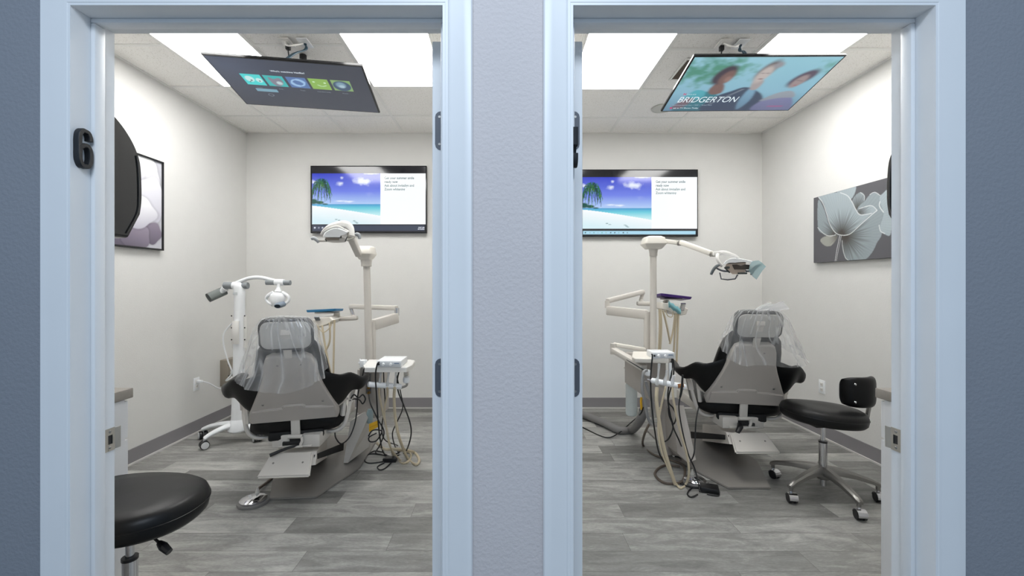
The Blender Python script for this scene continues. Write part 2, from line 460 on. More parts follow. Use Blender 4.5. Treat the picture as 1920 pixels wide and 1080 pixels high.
def doorway(n, x0, x1):
    # jamb lining with a stop bead
    bm = B()
    bx(x0-0.012, x0, 1.032, YF1, 0, ZD, bm=bm); bx(x1, x1+0.012, 1.032, YF1, 0, ZD, bm=bm)
    bx(x0-0.012, x1+0.012, 1.032, YF1, ZD, ZD+0.012, bm=bm)
    s0, s1 = 1.082, 1.112
    bx(x0, x0+0.012, s0, s1, 0, ZD-0.012, 0.003, bm=bm); bx(x1-0.012, x1, s0, s1, 0, ZD-0.012, 0.003, bm=bm)
    bx(x0, x1, s0, s1, ZD-0.012, ZD, 0.003, bm=bm)
    root = obj('door_%d_frame' % n, bm, m_trim); root['kind'] = 'structure'
    # casing: moulded profile swept round the opening with mitred corners
    prof = [(0.004, 0.0), (0.004, 0.010), (0.007, 0.014), (0.013, 0.014), (0.016, 0.011), (0.020, 0.012), (0.050, 0.0145), (0.062, 0.017), (0.069, 0.016), (0.072, 0.012), (0.072, 0.0)]
    rings = []
    for (cx, cz, dx, dz) in ((x0, 0, -1, 0), (x0, ZD, -1, 1), (x1, ZD, 1, 1), (x1, 0, 1, 0)):
        rings.append([Vector((cx+dx*u, YF0-t, cz+dz*u)) for u, t in prof])
    c = obj('casing', loft(B(), rings), m_trim, root, angle=25)
    return root
d1 = doorway(1, *OL); d2 = doorway(2, *ORr)

# open door leaves, swung 90 degrees into the rooms along the partition, seen edge-on, with mortised hinge plates
def door_leaf(n, xa, xb, sgn):
    root = struct('door_%d' % n, bx(xa, xb, 1.158, 1.158+0.89, 0.01, 1.988, 0.002), m_trim)
    global ORG; ORG = Vector((0, 0, 0))
    for zc in (1.745, 1.075, 0.30):
        bm = B()
        xe = xb if sgn > 0 else xa       # free side of the plate
        xi = xa if sgn > 0 else xb
        w = 0.036; h = 0.105; r = 0.016
        pts = [(0, -h/2), (0, h/2)]
        pts += [(w-r+r*cos(R(a)), h/2-r+r*sin(R(a))) for a in (90, 60, 30, 0)]
        pts += [(w-r+r*cos(R(a)), -h/2+r+r*sin(R(a))) for a in (0, -30, -60, -90)]
        pts = [(xi+sgn*x, zc+z) for x, z in pts]
        prism(bm, pts, 0.003, 0, Matrix.Translation((0, 1.156, 0)))
        hg = obj('hinge', bm, m_hinge, root)
        
        for dz, dx in ((0.037, 0.024), (-0.037, 0.024), (0.0, 0.014)):
            bs = B(); lathe(bs, [(0, -0.0012), (0.0035, -0.0012), (0.004, 0)], (xi+sgn*dx, 1.156, zc+dz), (0, 1, 0), 10)
            obj('screw', bs, m_cast, hg)
        bk = B(); lathe(bk, [(0.006, -h/2), (0.006, h/2)], (xi-sgn*0.003, 1.152, zc), (0, 0, 1), 10)
        obj('hinge_knuckle', bk, m_hinge, hg)
door_leaf(3, OL[1]-0.046, OL[1]-0.002, -1)
door_leaf(4, ORr[0]+0.002, ORr[0]+0.046, 1)

# latch strike plates on the outer jambs
def strike(x, s, label):
    t = thing('strike_plate', label, 'strike plate', (x, 1.14, 0.915), 'door strike plates')
    bm = B(); z = 0.915
    y0, y1 = 1.120, 1.149
    hx = x+s*0.0025
    # plate as four bars round the latch hole plus a curved lip
    bx(x, hx, y0, y0+0.009, z-0.012, z+0.012, bm=bm); bx(x, hx, y1-0.007, y1, z-0.012, z+0.012, bm=bm)
    bx(x, hx, y0, y1, z+0.012, z+0.03, bm=bm); bx(x, hx, y0, y1, z-0.03, z-0.012, bm=bm)
    pr = [(0, 0), (0.004, 0.006), (0.006, 0.012), (0.002, 0.016)]
    rings = []
    for a, b in pr:
        rings.append([Vector((x-s*0.0+s*a*0.6, y1+b, z+dz*0.028)) for dz in (-1, 1)]+[Vector((x+s*0.0025+s*a*0.6, y1+b, z+dz*0.028)) for dz in (1, -1)])
    loft(bm, rings)
    obj('plate', bm, m_nickel, t)
    obj('latch_hole', bx(x-s*0.0005, x+s*0.0006, y0+0.009, y1-0.007, z-0.012, z+0.012), m_black, t)
    for dz in (0.021, -0.021):
        bs = B(); lathe(bs, [(0, 0.0015), (0.003, 0.001), (0.004, 0)], (hx, (y0+y1)/2, z+dz), (s, 0, 0), 10)
        obj('screw', bs, m_cast, t)
strike(OL[0], 1, 'satin nickel strike plate on the jamb below the number 6')
strike(ORr[1], -1, 'satin nickel strike plate on the right-hand jamb beside the backrest stool')

# door numbers
def number(pts_list, x, yc, zc, depth, label, w=0.055, h=0.1):
    t = thing('door_number', label, 'door number', (x, yc, zc), 'black door numbers')
    bm = B()
    for pts, closed in pts_list:
        P3 = [Vector((x+depth/2, yc+u*w, zc+v*h)) for u, v in pts]
        tube(bm, P3, 0.0072, 8, True, closed, 6, flat=1.0, up=(0, 0, 1))
    # flatten front faces: bars of square section
    obj('digit', bm, m_number, t, angle=50)
def ribbon(bm, pts, wd, x0, x1, closed=False, n=8):
    path = spline([(0, a, b) for a, b in pts], n, closed); L = len(path); rings = []
    for i, p in enumerate(path):
        tt = (path[(i+1) % L]-path[(i-1) % L]) if closed else (path[min(i+1, L-1)]-path[max(i-1, 0)])
        tt.normalize(); nn = Vector((0, -tt.z, tt.y))*wd/2
        c = 0.0015
        rings.append([Vector((x0, *(p+nn).yz)), Vector((x1-c, *(p+nn).yz)), Vector((x1, *(p+nn*0.8).yz)), Vector((x1, *(p-nn*0.8).yz)), Vector((x1-c, *(p-nn).yz)), Vector((x0, *(p-nn).yz))])
    if closed: rings.append(rings[0])
    vs = [[bm.verts.new(q) for q in r] for r in (rings[:-1] if closed else rings)]
    K = len(vs)
    for i in range(K if closed else K-1):
        a, b = vs[i], vs[(i+1) % K]
        for k in range(6): bm.faces.new((a[k], a[(k+1) % 6], b[(k+1) % 6], b[k]))
    if not closed: bm.faces.new(vs[0][::-1]); bm.faces.new(vs[-1])
def digit(name_label, x, yc, zc, strokes, wd, d=0.014):
    global ORG; ORG = Vector((x, yc, zc))
    bm = B()
    for pts, closed in strokes: ribbon(bm, [(yc-0.003+a*0.0140, zc+b*0.043) for a, b in pts], wd, x, x+d-(0 if closed else .0006), closed)
    o = obj('door_number', bm, m_number, None, angle=40)
    tag(o, name_label, 'door number', 'black door numbers')
six = [([(-1, -0.45), (-0.9, -0.75), (-0.5, -1), (0, -1), (0.5, -1), (0.9, -0.75), (1, -0.42), (0.9, -0.05), (0.5, 0.16), (0, 0.18), (-0.5, 0.12), (-0.95, -0.1)], True),
       ([(-1, -0.45), (-1, 0), (-1, 0.45), (-0.85, 0.8), (-0.4, 1), (0.1, 1), (0.6, 0.95), (0.95, 0.72), (0.98, 0.5)], False)]
digit('black raised number 6 on the left doorway jamb', OL[0], 1.0615, CAMZ+(532-280)/752, six, 0.0105)
five = [([(0.95, 1), (0, 1), (-0.95, 1)], False), ([(-1, 1.1), (-1, 0.6), (-1, 0.1)], False),
        ([(-1, 0.12), (-0.5, 0.25), (0, 0.28), (0.6, 0.15), (0.98, -0.2), (0.98, -0.55), (0.6, -0.9), (0, -1), (-0.6, -0.95), (-1, -0.7), (-1, -0.38)], False)]
digit('black raised door number seen edge-on at the right doorway', ORr[0], 1.0615, CAMZ+(532-280)/752, five, 0.0105)

# baseboards
def baseb(name, bm, bm2):
    o = struct(name, bm, m_base); global ORG; ORG = Vector((0, 0, 0)); obj('caulk_line', bm2, m_toe, o, False)
baseb('baseboard_left', bx(XL, XL+0.008, YF1, YB, 0, 0.113), bx(XL+0.008, XL+0.02, YF1, YB, 0, 0.012))
baseb('baseboard_right', bx(XR-0.008, XR, YF1, YB, 0, 0.113), bx(XR-0.02, XR-0.008, YF1, YB, 0, 0.012))
baseb('baseboard_back', bx(XL, PWL, YB-0.008, YB, 0, 0.113), bx(XL, PWL, YB-0.02, YB-0.008, 0, 0.012))
baseb('baseboard_back_right_room', bx(PWR, XR, YB-0.008, YB, 0, 0.113), bx(PWR, XR, YB-0.02, YB-0.008, 0, 0.012))

# ceilings with a T-bar grid
def ceiling(name, x0, x1, xg, yg, lights):
    c = struct(name, bx(x0, x1, YF1, YB, ZC+0.004, ZC+0.05), m_tile)
    global ORG; ORG = Vector((0, 0, 0))
    bm = B(); k = 0
    x = xg
    while x < x1: bx(x-0.012, x+0.012, YF1, YB, ZC, ZC+0.006, bm=bm); x += 0.61
    y = yg
    while y > YF1: bx(x0, x1, y-0.012, y+0.012, ZC-0.0005, ZC+0.0055, bm=bm); y -= 0.61
    for (a, b, c_, d) in ((x0, x0+0.02, YF1, YB), (x1-0.02, x1, YF1, YB), (x0, x1, YB-0.02, YB), (x0, x1, YF1, YF1+0.02)):
        bx(a, b, c_, d, ZC-0.004, ZC+0.005, bm=bm)
    obj('grid', bm, m_grid, c, False)
ceiling('ceiling', XL, PWL, -2.29, 4.10, None)
ceiling('ceiling_right_room', PWR, XR, 0.53, 4.15, None)
bk = B(); bx(-4.5, 4.5, YF1, 6, ZC+0.12, ZC+0.14, bm=bk)
struct('ceiling_slab', bk, m_wall)

def panel(x0, x1, y0, y1, label, grp='ceiling light panels'):
    t = thing('ceiling_light', label, 'ceiling light', ((x0+x1)/2, (y0+y1)/2, ZC), grp)
    i = 0.022; bm = B(); z0, z1 = ZC-0.006, ZC+0.003
    bx(x0+0.004, x0+i, y0, y1, z0, z1, bm=bm); bx(x1-i, x1-0.004, y0, y1, z0, z1, bm=bm)
    bx(x0+i, x1-i, y0, y0+i, z0, z1, bm=bm); bx(x0+i, x1-i, y1-i, y1, z0, z1, bm=bm)
    obj('frame', bm, m_grid, t, False)
    obj('diffuser', bx(x0+i, x1-i, y0+i, y1-i, ZC-0.003, ZC+0.002), m_panel, t, False)
panel(-2.29, -1.68, 2.27, 3.49, 'bright white ceiling panel behind the tilted dark screen, beside the left wall')
panel(-1.07, -0.46, 2.27, 3.49, 'bright white ceiling panel right of the dark overhead screen, near the hinged edge')
panel(0.53, 1.14, 2.32, 3.54, 'bright white ceiling panel left of the overhead screen showing three people')
panel(1.75, 2.36, 2.32, 3.54, 'bright white ceiling panel just above the overhead screen showing three people')

# ------------------------------------------------------------------ wall screens with the beach slide
def beach(dark_bar):
    W, H = 260, 150
    p = Paint(W, H, c3(20, 20, 24)); u, v = p.u, p.v
    top, bot, split = (0.105, 0.885, 0.605) if dark_bar else (0.105, 0.895, 0.605)
    f = (v-top)/(bot-top)        # 0..1 within slide
    x = u/split
    sky = np.stack([np.interp(f, [0, .35, .6], [c3(54, 66, 196)[k], c3(112, 130, 230)[k], c3(178, 206, 246)[k]][0:3]) for k in range(3)], -1)
    n = grain(W, H, 5, 4, 3); n2 = grain(W, H, 12, 10, 7)
    sky = sky*(1-np.clip((n-0.55)*2.2, 0, 1)[..., None]*0.5)+np.array([.75, .8, 1])*(np.clip((n-0.55)*2.2, 0, 1)[..., None]*0.5)
    img = sky
    sea = f > 0.60
    seac = np.stack([np.interp(f, [.6, .68, .8], [c3(70, 150, 205)[k], c3(110, 205, 222)[k], c3(190, 235, 240)[k]]) for k in range(3)], -1)
    img = np.where(sea[..., None], seac, img)
    edge = 0.63+0.20*x**1.2
    sand = f > edge
    sc = np.stack([np.interp(f-edge, [0, .05, .3], [c3(250, 253, 255)[k], c3(240, 247, 250)[k], c3(214, 238, 245)[k]]) for k in range(3)], -1)
    img = np.where(sand[..., None], sc, img)
    m = ((u < split) & (f >= 0) & (f <= 1)).astype(float)
    white = ((u >= split) & (f >= 0) & (f <= 1)).astype(float)
    p.im = p.im*(1-m[..., None])+img*m[..., None]
    p.mix(white, c3(250, 253, 255))
    T = lambda a, b: (a*split, top+b*(bot-top))
    for (a, b, ra, rb) in ((.42, .2, .06, .05), (.44, .08, .03, .03), (.72, .15, .12, .07), (.80, .17, .07, .06), (.4, .54, .1, .02), (.55, .55, .12, .02), (.85, .0, .12, .02), (.04, .16, .05, .04)):
        cu, cv = T(a, b); sc_ = grain(W, H, 30, 20, int(a*100))
        d = np.sqrt(((u-cu)/(ra*split))**2+((v-cv)/(rb*(bot-top)))**2)
        p.mix(np.clip((1.1-d+(sc_-.5)*1.2), 0, 1)*0.9*m, c3(235, 242, 255))
    # far trees and palm fronds
    for (a, b, ra, rb) in ((.03, .55, .06, .05), (.12, .57, .06, .03), (.2, .6, .04, .012)):
        cu, cv = T(a, b); p.ell(cu, cv, ra*split, rb*.8, c3(20, 80, 70), 0.5)
    rs = random.Random(4); cx, cy = .145, .21
    cols = [c3(14, 50, 40), c3(20, 74, 46), c3(52, 124, 46), c3(10, 38, 36), c3(26, 96, 66), c3(104, 160, 52)]
    for k in range(34):
        a = 2*pi*k/34+rs.uniform(-.1, .1); L = rs.uniform(.11, .19); up = max(0, sin(a))
        mx_, my_ = cx+cos(a)*L*.6, cy-up*.11+(.02 if up == 0 else 0); ex, ey = cx+cos(a)*L, cy-up*.05+.08+.14*rs.random()+(0.09 if up == 0 else 0)
        cl = rs.choice(cols[:5]); rib = [T(cx, cy), T(max(.01, mx_), my_), T(max(.01, ex), ey)]
        p.line(rib, 0.0065, cl, 0.9, True, 1.75)
        sp_ = spline([(x_, y_, 0) for x_, y_ in rib], 5)
        for q in sp_[2::2]:
            p.line([(q.x, q.y), (max(.008, q.x+rs.uniform(-.008, .008)), q.y+rs.uniform(.03, .06))], .005, rs.choice(cols if a > pi else cols[:5]), .85, False, 1.75)
    for (a, b) in ((.36, .9), (.4, .92), (.62, .93), (.66, .97), (.64, .95)):
        cu, cv = T(a, b); p.ell(cu, cv, .012, .006, c3(130, 160, 165), .5)
    p.mix(((u < .006) & (f >= 0)).astype(float), c3(20, 20, 24))
    # taskbar
    if dark_bar:
        tb = ((v > .895) & (v < .985) & (u > .01) & (u < .99)).astype(float); p.mix(tb, c3(58, 66, 84))
        ic = [(.03, c3(235, 240, 250)), (.065, c3(150, 155, 170)), (.097, c3(200, 205, 215)), (.355, c3(160, 150, 230))]
        for a, c in ic: p.ell(a, .935, .008, .012, c, .4)
    else:
        tb = ((v > .93) & (v < .985) & (u > .01) & (u < .985)).astype(float); p.mix(tb, c3(170, 215, 235))
        for i, a in enumerate((.03, .07, .105, .14, .175, .21, .25, .285, .32, .36, .395)):
            p.ell(a, .957, .006, .010, [c3(20, 60, 70), c3(150, 190, 205), c3(120, 170, 180), c3(160, 200, 215), c3(110, 180, 180), c3(150, 190, 190), c3(60, 90, 110), c3(60, 80, 100), c3(140, 190, 200), c3(20, 40, 70), c3(120, 150, 170)][i], .4)
    return p.im, (top, bot, split)

def wall_screen(x0, x1, z0, z1, label, dark_bar):
    t = thing('wall_screen', label, 'screen', ((x0+x1)/2, YB, (z0+z1)/2), 'beach slide wall screens')
    yf = YB-0.055
    bm = B(); box(bm, ((x0+x1)/2, YB-0.032, (z0+z1)/2), (x1-x0, 0.046, z1-z0), None, 0.004)
    obj('housing', bm, m_blackgloss, t)
    obj('wall_mount', bx((x0+x1)/2-.2, (x0+x1)/2+.2, YB-0.012, YB, (z0+z1)/2-.15, (z0+z1)/2+.15, .002), m_black, t)
    im, (tp, bt, sp) = beach(dark_bar)
    w, h = x1-x0-0.022, z1-z0-0.022
    M = frame(((x0+x1)/2, YB-0.0562, (z0+z1)/2), (1, 0, 0), (0, 0, 1))
    s = picture('display', im, M, w, h, m_screen, t)
    ink = glow('slide_ink', S(52, 92, 98)); ink2 = glow('slide_ink_light', S(98, 128, 130))
    X = -w/2+w*(sp+0.035); Yt = h/2-h*tp
    for i, (b, mm) in enumerate((('Get your summer smile', ink), ('ready now', ink), ('Ask about invisalign and', ink2), ('Zoom whitening', ink2))):
        text('slide_text', b, M, X, Yt-0.060-i*0.0395, 0.036, mm, t, sx=.90, off=0.0006)
    if dark_bar:
        wt = glow('clock_text', S(235, 240, 250))
        text('clock_text', '10:07 AM', M, w/2-0.012, -h/2+h*0.06, 0.017, wt, t, 'RIGHT', off=.0004)
        text('clock_text', '8/15/2022', M, w/2-0.012, -h/2+h*0.035, 0.017, wt, t, 'RIGHT', off=.0004)
k = YB-0.055
def XY(px, Y): return (px-943)/800*Y
def ZZ(py, Y): return CAMZ-(py-532)/800*Y
wall_screen(XY(582, k), XY(800, k), ZZ(437, k), ZZ(310.5, k), 'wide wall screen with beach slide and dark taskbar in the left room', True)
wall_screen(XY(1089, k), XY(1309, k), ZZ(443.5, k), ZZ(317.5, k), 'wide wall screen with beach slide and pale blue taskbar in the right room', False)

# ------------------------------------------------------------------ overhead screens
def overhead(c, eul, w, label, kind, pole):
    h = w/1.74
    M = Matrix.Translation(c) @ Euler(tuple(R(a) for a in eul), 'XYZ').to_matrix().to_4x4()
    t = thing('overhead_screen', label, 'screen', c, 'ceiling-hung screens')
    # local +z looks at the patient / camera side
    zs = 1.0 if (M.to_3x3() @ Vector((0, 0, 1))).z < 0 else -1.0
    bm = B(); tb = bmesh.new(); bmesh.ops.create_cube(tb, size=1); bmesh.ops.scale(tb, vec=(w, h, 0.018), verts=tb.verts)
    bmesh.ops.bevel(tb, geom=tb.edges[:], offset=.003, segments=2, affect='EDGES'); merge(bm, tb, M@Matrix.Translation((0, 0, -zs*0.009)))
    obj('housing', bm, m_blackgloss, t)
    bm = B(); tb = bmesh.new(); bmesh.ops.create_cube(tb, size=1); bmesh.ops.scale(tb, vec=(w*.7, h*.45, 0.04), verts=tb.verts)
    bmesh.ops.bevel(tb, geom=tb.edges[:], offset=.012, segments=2, affect='EDGES'); merge(bm, tb, M@Matrix.Translation((0, -h*.12, -zs*0.036)))
    obj('rear_cover', bm, m_black, t)
    PW, PH = 300, 172
    p = Paint(PW, PH, c3(58, 62, 74)); u, v = p.u, p.v
    iw, ih = w-0.022, h-0.022
    MI = M@Matrix.Translation((0, 0, zs*0.0006))
    if kind == 'menu':
        g = np.clip(1-np.hypot((u-.1)*1.3, (v-.15)), 0, 1); p.im += (g[..., None]**2)*c3(60, 72, 98)*0.5
        def tile(i, col):
            a = .135+i*.152; m = ((u > a) & (u < a+.134) & (v > .30) & (v < .525)).astype(float); p.mix(m, col); return a, m
        cols = [c3(70, 205, 205), c3(60, 175, 175), c3(85, 115, 165), c3(135, 175, 85), c3(130, 165, 105)]
        for i, cc in enumerate(cols):
            a, m = tile(i, cc)
            if i == 0:
                p.ell(a+.045, .40, .03, .06, c3(190, 225, 225)); p.ell(a+.105, .42, .022, .045, c3(190, 225, 225))
                p.ell(a+.05, .43, .007, .013, c3(30, 50, 60)); p.ell(a+.105, .435, .006, .011, c3(30, 50, 60)); p.ell(a+.035, .46, .005, .01, c3(40, 60, 70))
            if i == 1:
                p.poly([(a+.03, .33), (a+.06, .37), (a+.1, .34), (a+.115, .42), (a+.09, .50), (a+.05, .515), (a+.03, .44)], c3(125, 125, 140), 1)
                p.ell(a+.085, .45, .02, .035, c3(180, 200, 205), .5)
            if i == 2:
                for q in range(26):
                    an = 2*pi*q/26; p.ell(a+.067+.042*cos(an), .415+.065*sin(an), .007+.006*(q % 13 > 6), .012+.008*(q % 13 > 6), c3(150, 185, 220), .6)
            if i == 3:
                p.ell(a+.03, .37, .009, .014, c3(200, 225, 190)); p.ell(a+.105, .38, .009, .014, c3(200, 225, 190))
                p.line([(a+.05, .43), (a+.075, .455), (a+.105, .435)], .008, c3(190, 220, 180))
            if i == 4:
                p.ell(a+.067, .42, .062, .105, c3(62, 82, 108), .15); p.ell(a+.062, .40, .034, .06, c3(120, 150, 170), .5); p.ell(a+.066, .43, .02, .03, c3(165, 190, 200), .7)
        m = ((u > .165) & (u < .315) & (v > .60) & (v < .665)).astype(float); p.mix(m, c3(120, 160, 178))
        for q in range(20):
            an = 2*pi*q/20; p.ell(.245+.018*cos(an), .735+.028*sin(an), .003, .005, c3(120, 128, 140), .7)
        img = p.im
        s = picture('display', img, MI, iw, ih, m_screen_soft, t)
        MT = MI
        wt = glow('menu_text', S(215, 225, 235)); gt = glow('menu_text_dim', S(140, 150, 160))
        text('menu_title', "Who's watching Netflix?", MT, 0.0-iw*.02, ih*.285, 0.0215, wt, t, 'CENTER', up=zs*.0012, off=.0004)
        for i, nm in enumerate(('Team', 'Kids', 'Traci', 'Comfort Kids', 'Guest')):
            text('profile_name', nm, MT, (-.5+.135+.067+i*.152)*iw, (.5-.585)*ih, 0.016, gt, t, 'CENTER', up=zs*.0012)
    else:
        g = grain(PW, PH, 4, 3, 5)
        p.im = np.stack([np.interp(v, [0, 1], [c3(150, 200, 215)[k], c3(128, 172, 196)[k]]) for k in range(3)], -1)
        lf = grain(PW, PH, 26, 16, 11)
        m = np.clip((1.05-np.hypot((u-.10)/.30, (v-.22)/.30)+(lf-.5)*2.2), 0, 1)
        p.mix(p.blur(m, 2)*.9, c3(72, 138, 112))
        m = np.clip((1.0-np.hypot((u-.33)/.18, (v-.2)/.13)+(lf-.5)*2), 0, 1); p.mix(p.blur(m, 2)*.7, c3(84, 148, 124))
        m = np.clip((1.0-np.hypot((u-.97)/.1, (v-.16)/.15)+(lf-.5)*2), 0, 1); p.mix(p.blur(m, 2)*.7, c3(84, 148, 124))
        # three generic figures, softened
        skin, skin2, skin3, hair = c3(122, 96, 92), c3(190, 180, 176), c3(158, 142, 142), c3(70, 62, 74)
        p.poly([(.10, .9), (.17, .66), (.29, .60), (.35, .72), (.36, 1.0), (.08, 1.0)], c3(60, 128, 140), 3)
        p.poly([(.10, .74), (.15, .58), (.23, .60), (.24, .72), (.17, .78)], c3(84, 170, 184), 3)
        p.poly([(.05, .93), (.12, .74), (.19, .76), (.12, .95)], c3(125, 104, 112), 3)
        p.poly([(.27, .44), (.33, .46), (.36, .62), (.29, .66), (.25, .58)], skin, 2)
        p.ell(.285, .30, .065, .17, hair, .35, .15); p.ell(.315, .34, .045, .125, skin, .35, .1); p.ell(.33, .37, .02, .05, c3(150, 120, 112), .8)
        p.poly([(.30, 1.0), (.33, .72), (.42, .60), (.50, .52), (.60, .58), (.70, .72), (.74, 1.0)], c3(62, 76, 98), 3)
        p.poly([(.545, .54), (.60, .58), (.62, .80), (.58, .98), (.54, .8)], c3(120, 160, 186), 2)
        p.ell(.562, .22, .052, .17, c3(112, 106, 108), .5, .15); p.poly([(.53, .40), (.60, .40), (.60, .56), (.55, .56)], c3(165, 156, 156), 2); p.ell(.562, .29, .044, .15, skin2, .5, .08); p.ell(.615, .13, .03, .05, c3(150, 150, 156), .8)
        for a, b in ((.548, .27), (.583, .27)): p.ell(a, b, .012, .010, c3(120, 112, 118), .8, op=.7)
        p.ell(.565, .37, .016, .012, c3(140, 110, 114), .9)
        p.line([(.33, .86), (.50, .56)], .010, c3(150, 160, 170), .7, False)
        p.poly([(.70, 1.0), (.72, .78), (.82, .68), (.92, .72), (.99, .9), (.98, 1.0)], c3(128, 130, 170), 4)
        p.poly([(.70, .80), (.78, .64), (.88, .60), (.94, .72), (.83, .74)], c3(150, 158, 168), 3)
        p.ell(.865, .36, .062, .16, c3(92, 80, 96), .4, .3); p.ell(.86, .42, .040, .12, skin3, .4, .15)
        for a, b in ((.848, .40), (.875, .41)): p.ell(a, b, .010, .009, hair, .8, op=.5)
        p.ell(.86, .49, .014, .010, c3(160, 110, 120), .9)
        m = np.clip((v-.62)/.38, 0, 1); p.mix(m*.45, c3(60, 72, 98))
        m = ((u > .80) & (u < .92) & (v > .895) & (v < .925)).astype(float); p.mix(p.blur(m, 2)*.6, c3(170, 80, 130))
        for k_ in range(3):
            p.im[:, 2:-2] = (p.im[:, :-4]+p.im[:, 1:-3]+p.im[:, 2:-2]*2+p.im[:, 3:-1]+p.im[:, 4:])/6
        p.im = p.im*.92
        s = picture('display', p.im, MI, iw, ih, m_screen_soft, t)
        MT = MI; wt = glow('poster_text', S(225, 238, 245)); rt = glow('poster_red', S(200, 60, 110))
        text('poster_title', 'BRIDGERTON', MT, -iw*.435, -ih*.315, 0.086, wt, t, 'LEFT', shear=.12, sx=.80, up=zs*.0012)
        text('poster_series', 'N', MT, -iw*.42, -ih*.165, 0.026, rt, t, up=zs*.0012, off=.001)
        text('poster_series', 'S E R I E S', MT, -iw*.39, -ih*.165, 0.015, wt, t, up=zs*.0012)
        text('poster_credit', 'Recommended for you  |  2022  |  Period Piece', MT, -iw*.45, -ih*.385, 0.015, glow('dimtext', S(170, 190, 205)), t, up=zs*.0012)
        text('poster_rank', '#6 in TV Shows Today', MT, -iw*.43, -ih*.45, 0.020, wt, t, up=zs*.0012)
        text('poster_rank', '\u25a0', MT, -iw*.46, -ih*.45, 0.022, rt, t, up=zs*.0012)
    # mounting pipe up to the ceiling
    inv = M.inverted(); lo = inv @ Vector((pole[0], pole[1], c[2])); back = M @ Vector((lo.x, lo.y, -zs*0.055))
    bm = B(); tube(bm, [back, Vector((pole[0], pole[1], ZC))], 0.018, 14, False)
    lathe(bm, [(0.020, 0), (0.024, -0.004), (0.024, -0.035), (0.02, -0.04)], (pole[0], pole[1], ZC), (0, 0, 1), 20)
    box(bm, back, (.16, .16, .02), None, .003)
    obj('ceiling_pole', bm, m_black, t)
    return M, zs
w = 0.96; kx = w/0.97
ML, zl = overhead(Vector((-1.392*kx, 2.924*kx, CAMZ+(2.68-CAMZ)*kx)), (172, 2.0, 4.7), w, 'dark tilted screen hung from the ceiling with profile tiles on it', 'menu', (-1.405, 3.0))
MR, zr = overhead(Vector((1.672*kx, 2.939*kx, CAMZ+(2.692-CAMZ)*kx)), (166.5, -0.8, 1.0), w, 'overhead screen showing three people and white title lettering', 'poster', (1.60, 3.02))

# ceiling outlets and cords feeding them
def ceil_outlet(x, y, tx, ty, label, label2, M, xo):
    t = thing('ceiling_outlet', label, 'outlet', (x, y, ZC), 'ceiling outlets')
    obj('cover_plate', bx(x-.035, x+.035, y-.057, y+.057, ZC-.012, ZC-.004, .002), m_offwhite, t)
    obj('socket', bx(x-.018, x+.018, y-.034, y+.034, ZC-.015, ZC-.011, .002), m_offwhite, t)
    obj('data_plate', bx(x+.085, x+.155, y-.057, y+.057, ZC-.012, ZC-.004, .002), m_white, t)
    bm = B(); tube(bm, [(x+.0, y-.02, ZC-.014), (x+.02, y-.05, ZC-.05), (x+.06, y-.05, ZC-.055), (x+.11, y, ZC-.012)], .006, 8)
    obj('white_lead', bm, m_offwhite, t)
    e = P(xo[0], xo[1], 2.72)
    bm = B(); box(bm, (x, y+.015, ZC-.03), (.028, .028, .034), None, .005)
    tube(bm, [(x, y+.015, ZC-.045), (x+.003, y+.02, ZC-.09), e], .0045, 8)
    global ORG; ORG = Vector((x, y, ZC)); o = obj('hanging_cord', bm, m_cord); o.location = (0, 0, 0)
    tag(o, label2, 'cord', 'overhead screen power cords')
    e = P(xo[2], xo[3], 2.72)
    bm = B(); s = Vector((x+.12, y, ZC-.012))
    for k, dx in enumerate((-.006, .006)):
        tube(bm, [s+Vector((dx, 0, 0)), s+Vector((.0-dx, .01, -.035)), (s+e)/2+Vector((dx, 0, -.012)), e+Vector((.0+dx, .01, 0))], .0055, 8)
    o = obj('data_cable', bm, mat('teal_black_cable', S(30, 62, 78), .4))
    tag(o, label2.replace('power cord', 'data cable').replace('black', 'dark teal'), 'cable', 'overhead screen data cables')
pL = P(538, 78, (ZC-CAMZ)*800/(532-78)); pR = P(1355, 80, (ZC-CAMZ)*800/(532-80))
ceil_outlet(pL.x, pL.y, 0, 0, 'small white ceiling outlet above the dark overhead screen', 'black power cord dropping to the dark overhead screen', ML, (543, 112, 530, 114))
ceil_outlet(pR.x, pR.y, 0, 0, 'small white ceiling outlet above the overhead screen with three people', 'black power cord dropping to the overhead screen with three people', MR, (1358, 104, 1400, 104))
sp = P(1236, 203, (ZC-CAMZ)*800/(532-203))
bm = B(); ORG = sp.copy(); lathe(bm, [(0.10, 0.0), (0.098, -0.006), (0.086, -0.009), (0.084, -0.005), (0, -0.005)], (sp.x+.03, sp.y, ZC-.001), (0, 0, 1), 32)
tag(obj('ceiling_speaker', bm, mat('speaker_grille', S(196, 196, 190), .7)), 'round white ceiling speaker half hidden by the overhead screen', 'speaker')
vp = P(1280, 130, (ZC-CAMZ)*800/(532-130))
t = thing('ceiling_vent', 'small slotted ceiling vent left of the overhead screen with three people', 'vent', (vp.x, vp.y, ZC))
bm = B(); x, y = vp.x, vp.y
bx(x-.04, x+.04, y-.16, y-.145, ZC-.008, ZC-.001, bm=bm); bx(x-.04, x+.04, y+.145, y+.16, ZC-.008, ZC-.001, bm=bm)
bx(x-.04, x-.028, y-.15, y+.15, ZC-.008, ZC-.001, bm=bm); bx(x+.028, x+.04, y-.15, y+.15, ZC-.008, ZC-.001, bm=bm)
obj('vent_frame', bm, m_grid, t, False)
obj('slot', bx(x-.028, x+.028, y-.145, y+.145, ZC-.003, ZC-.001), mat('vent_dark', S(84, 70, 56), .7), t, False)

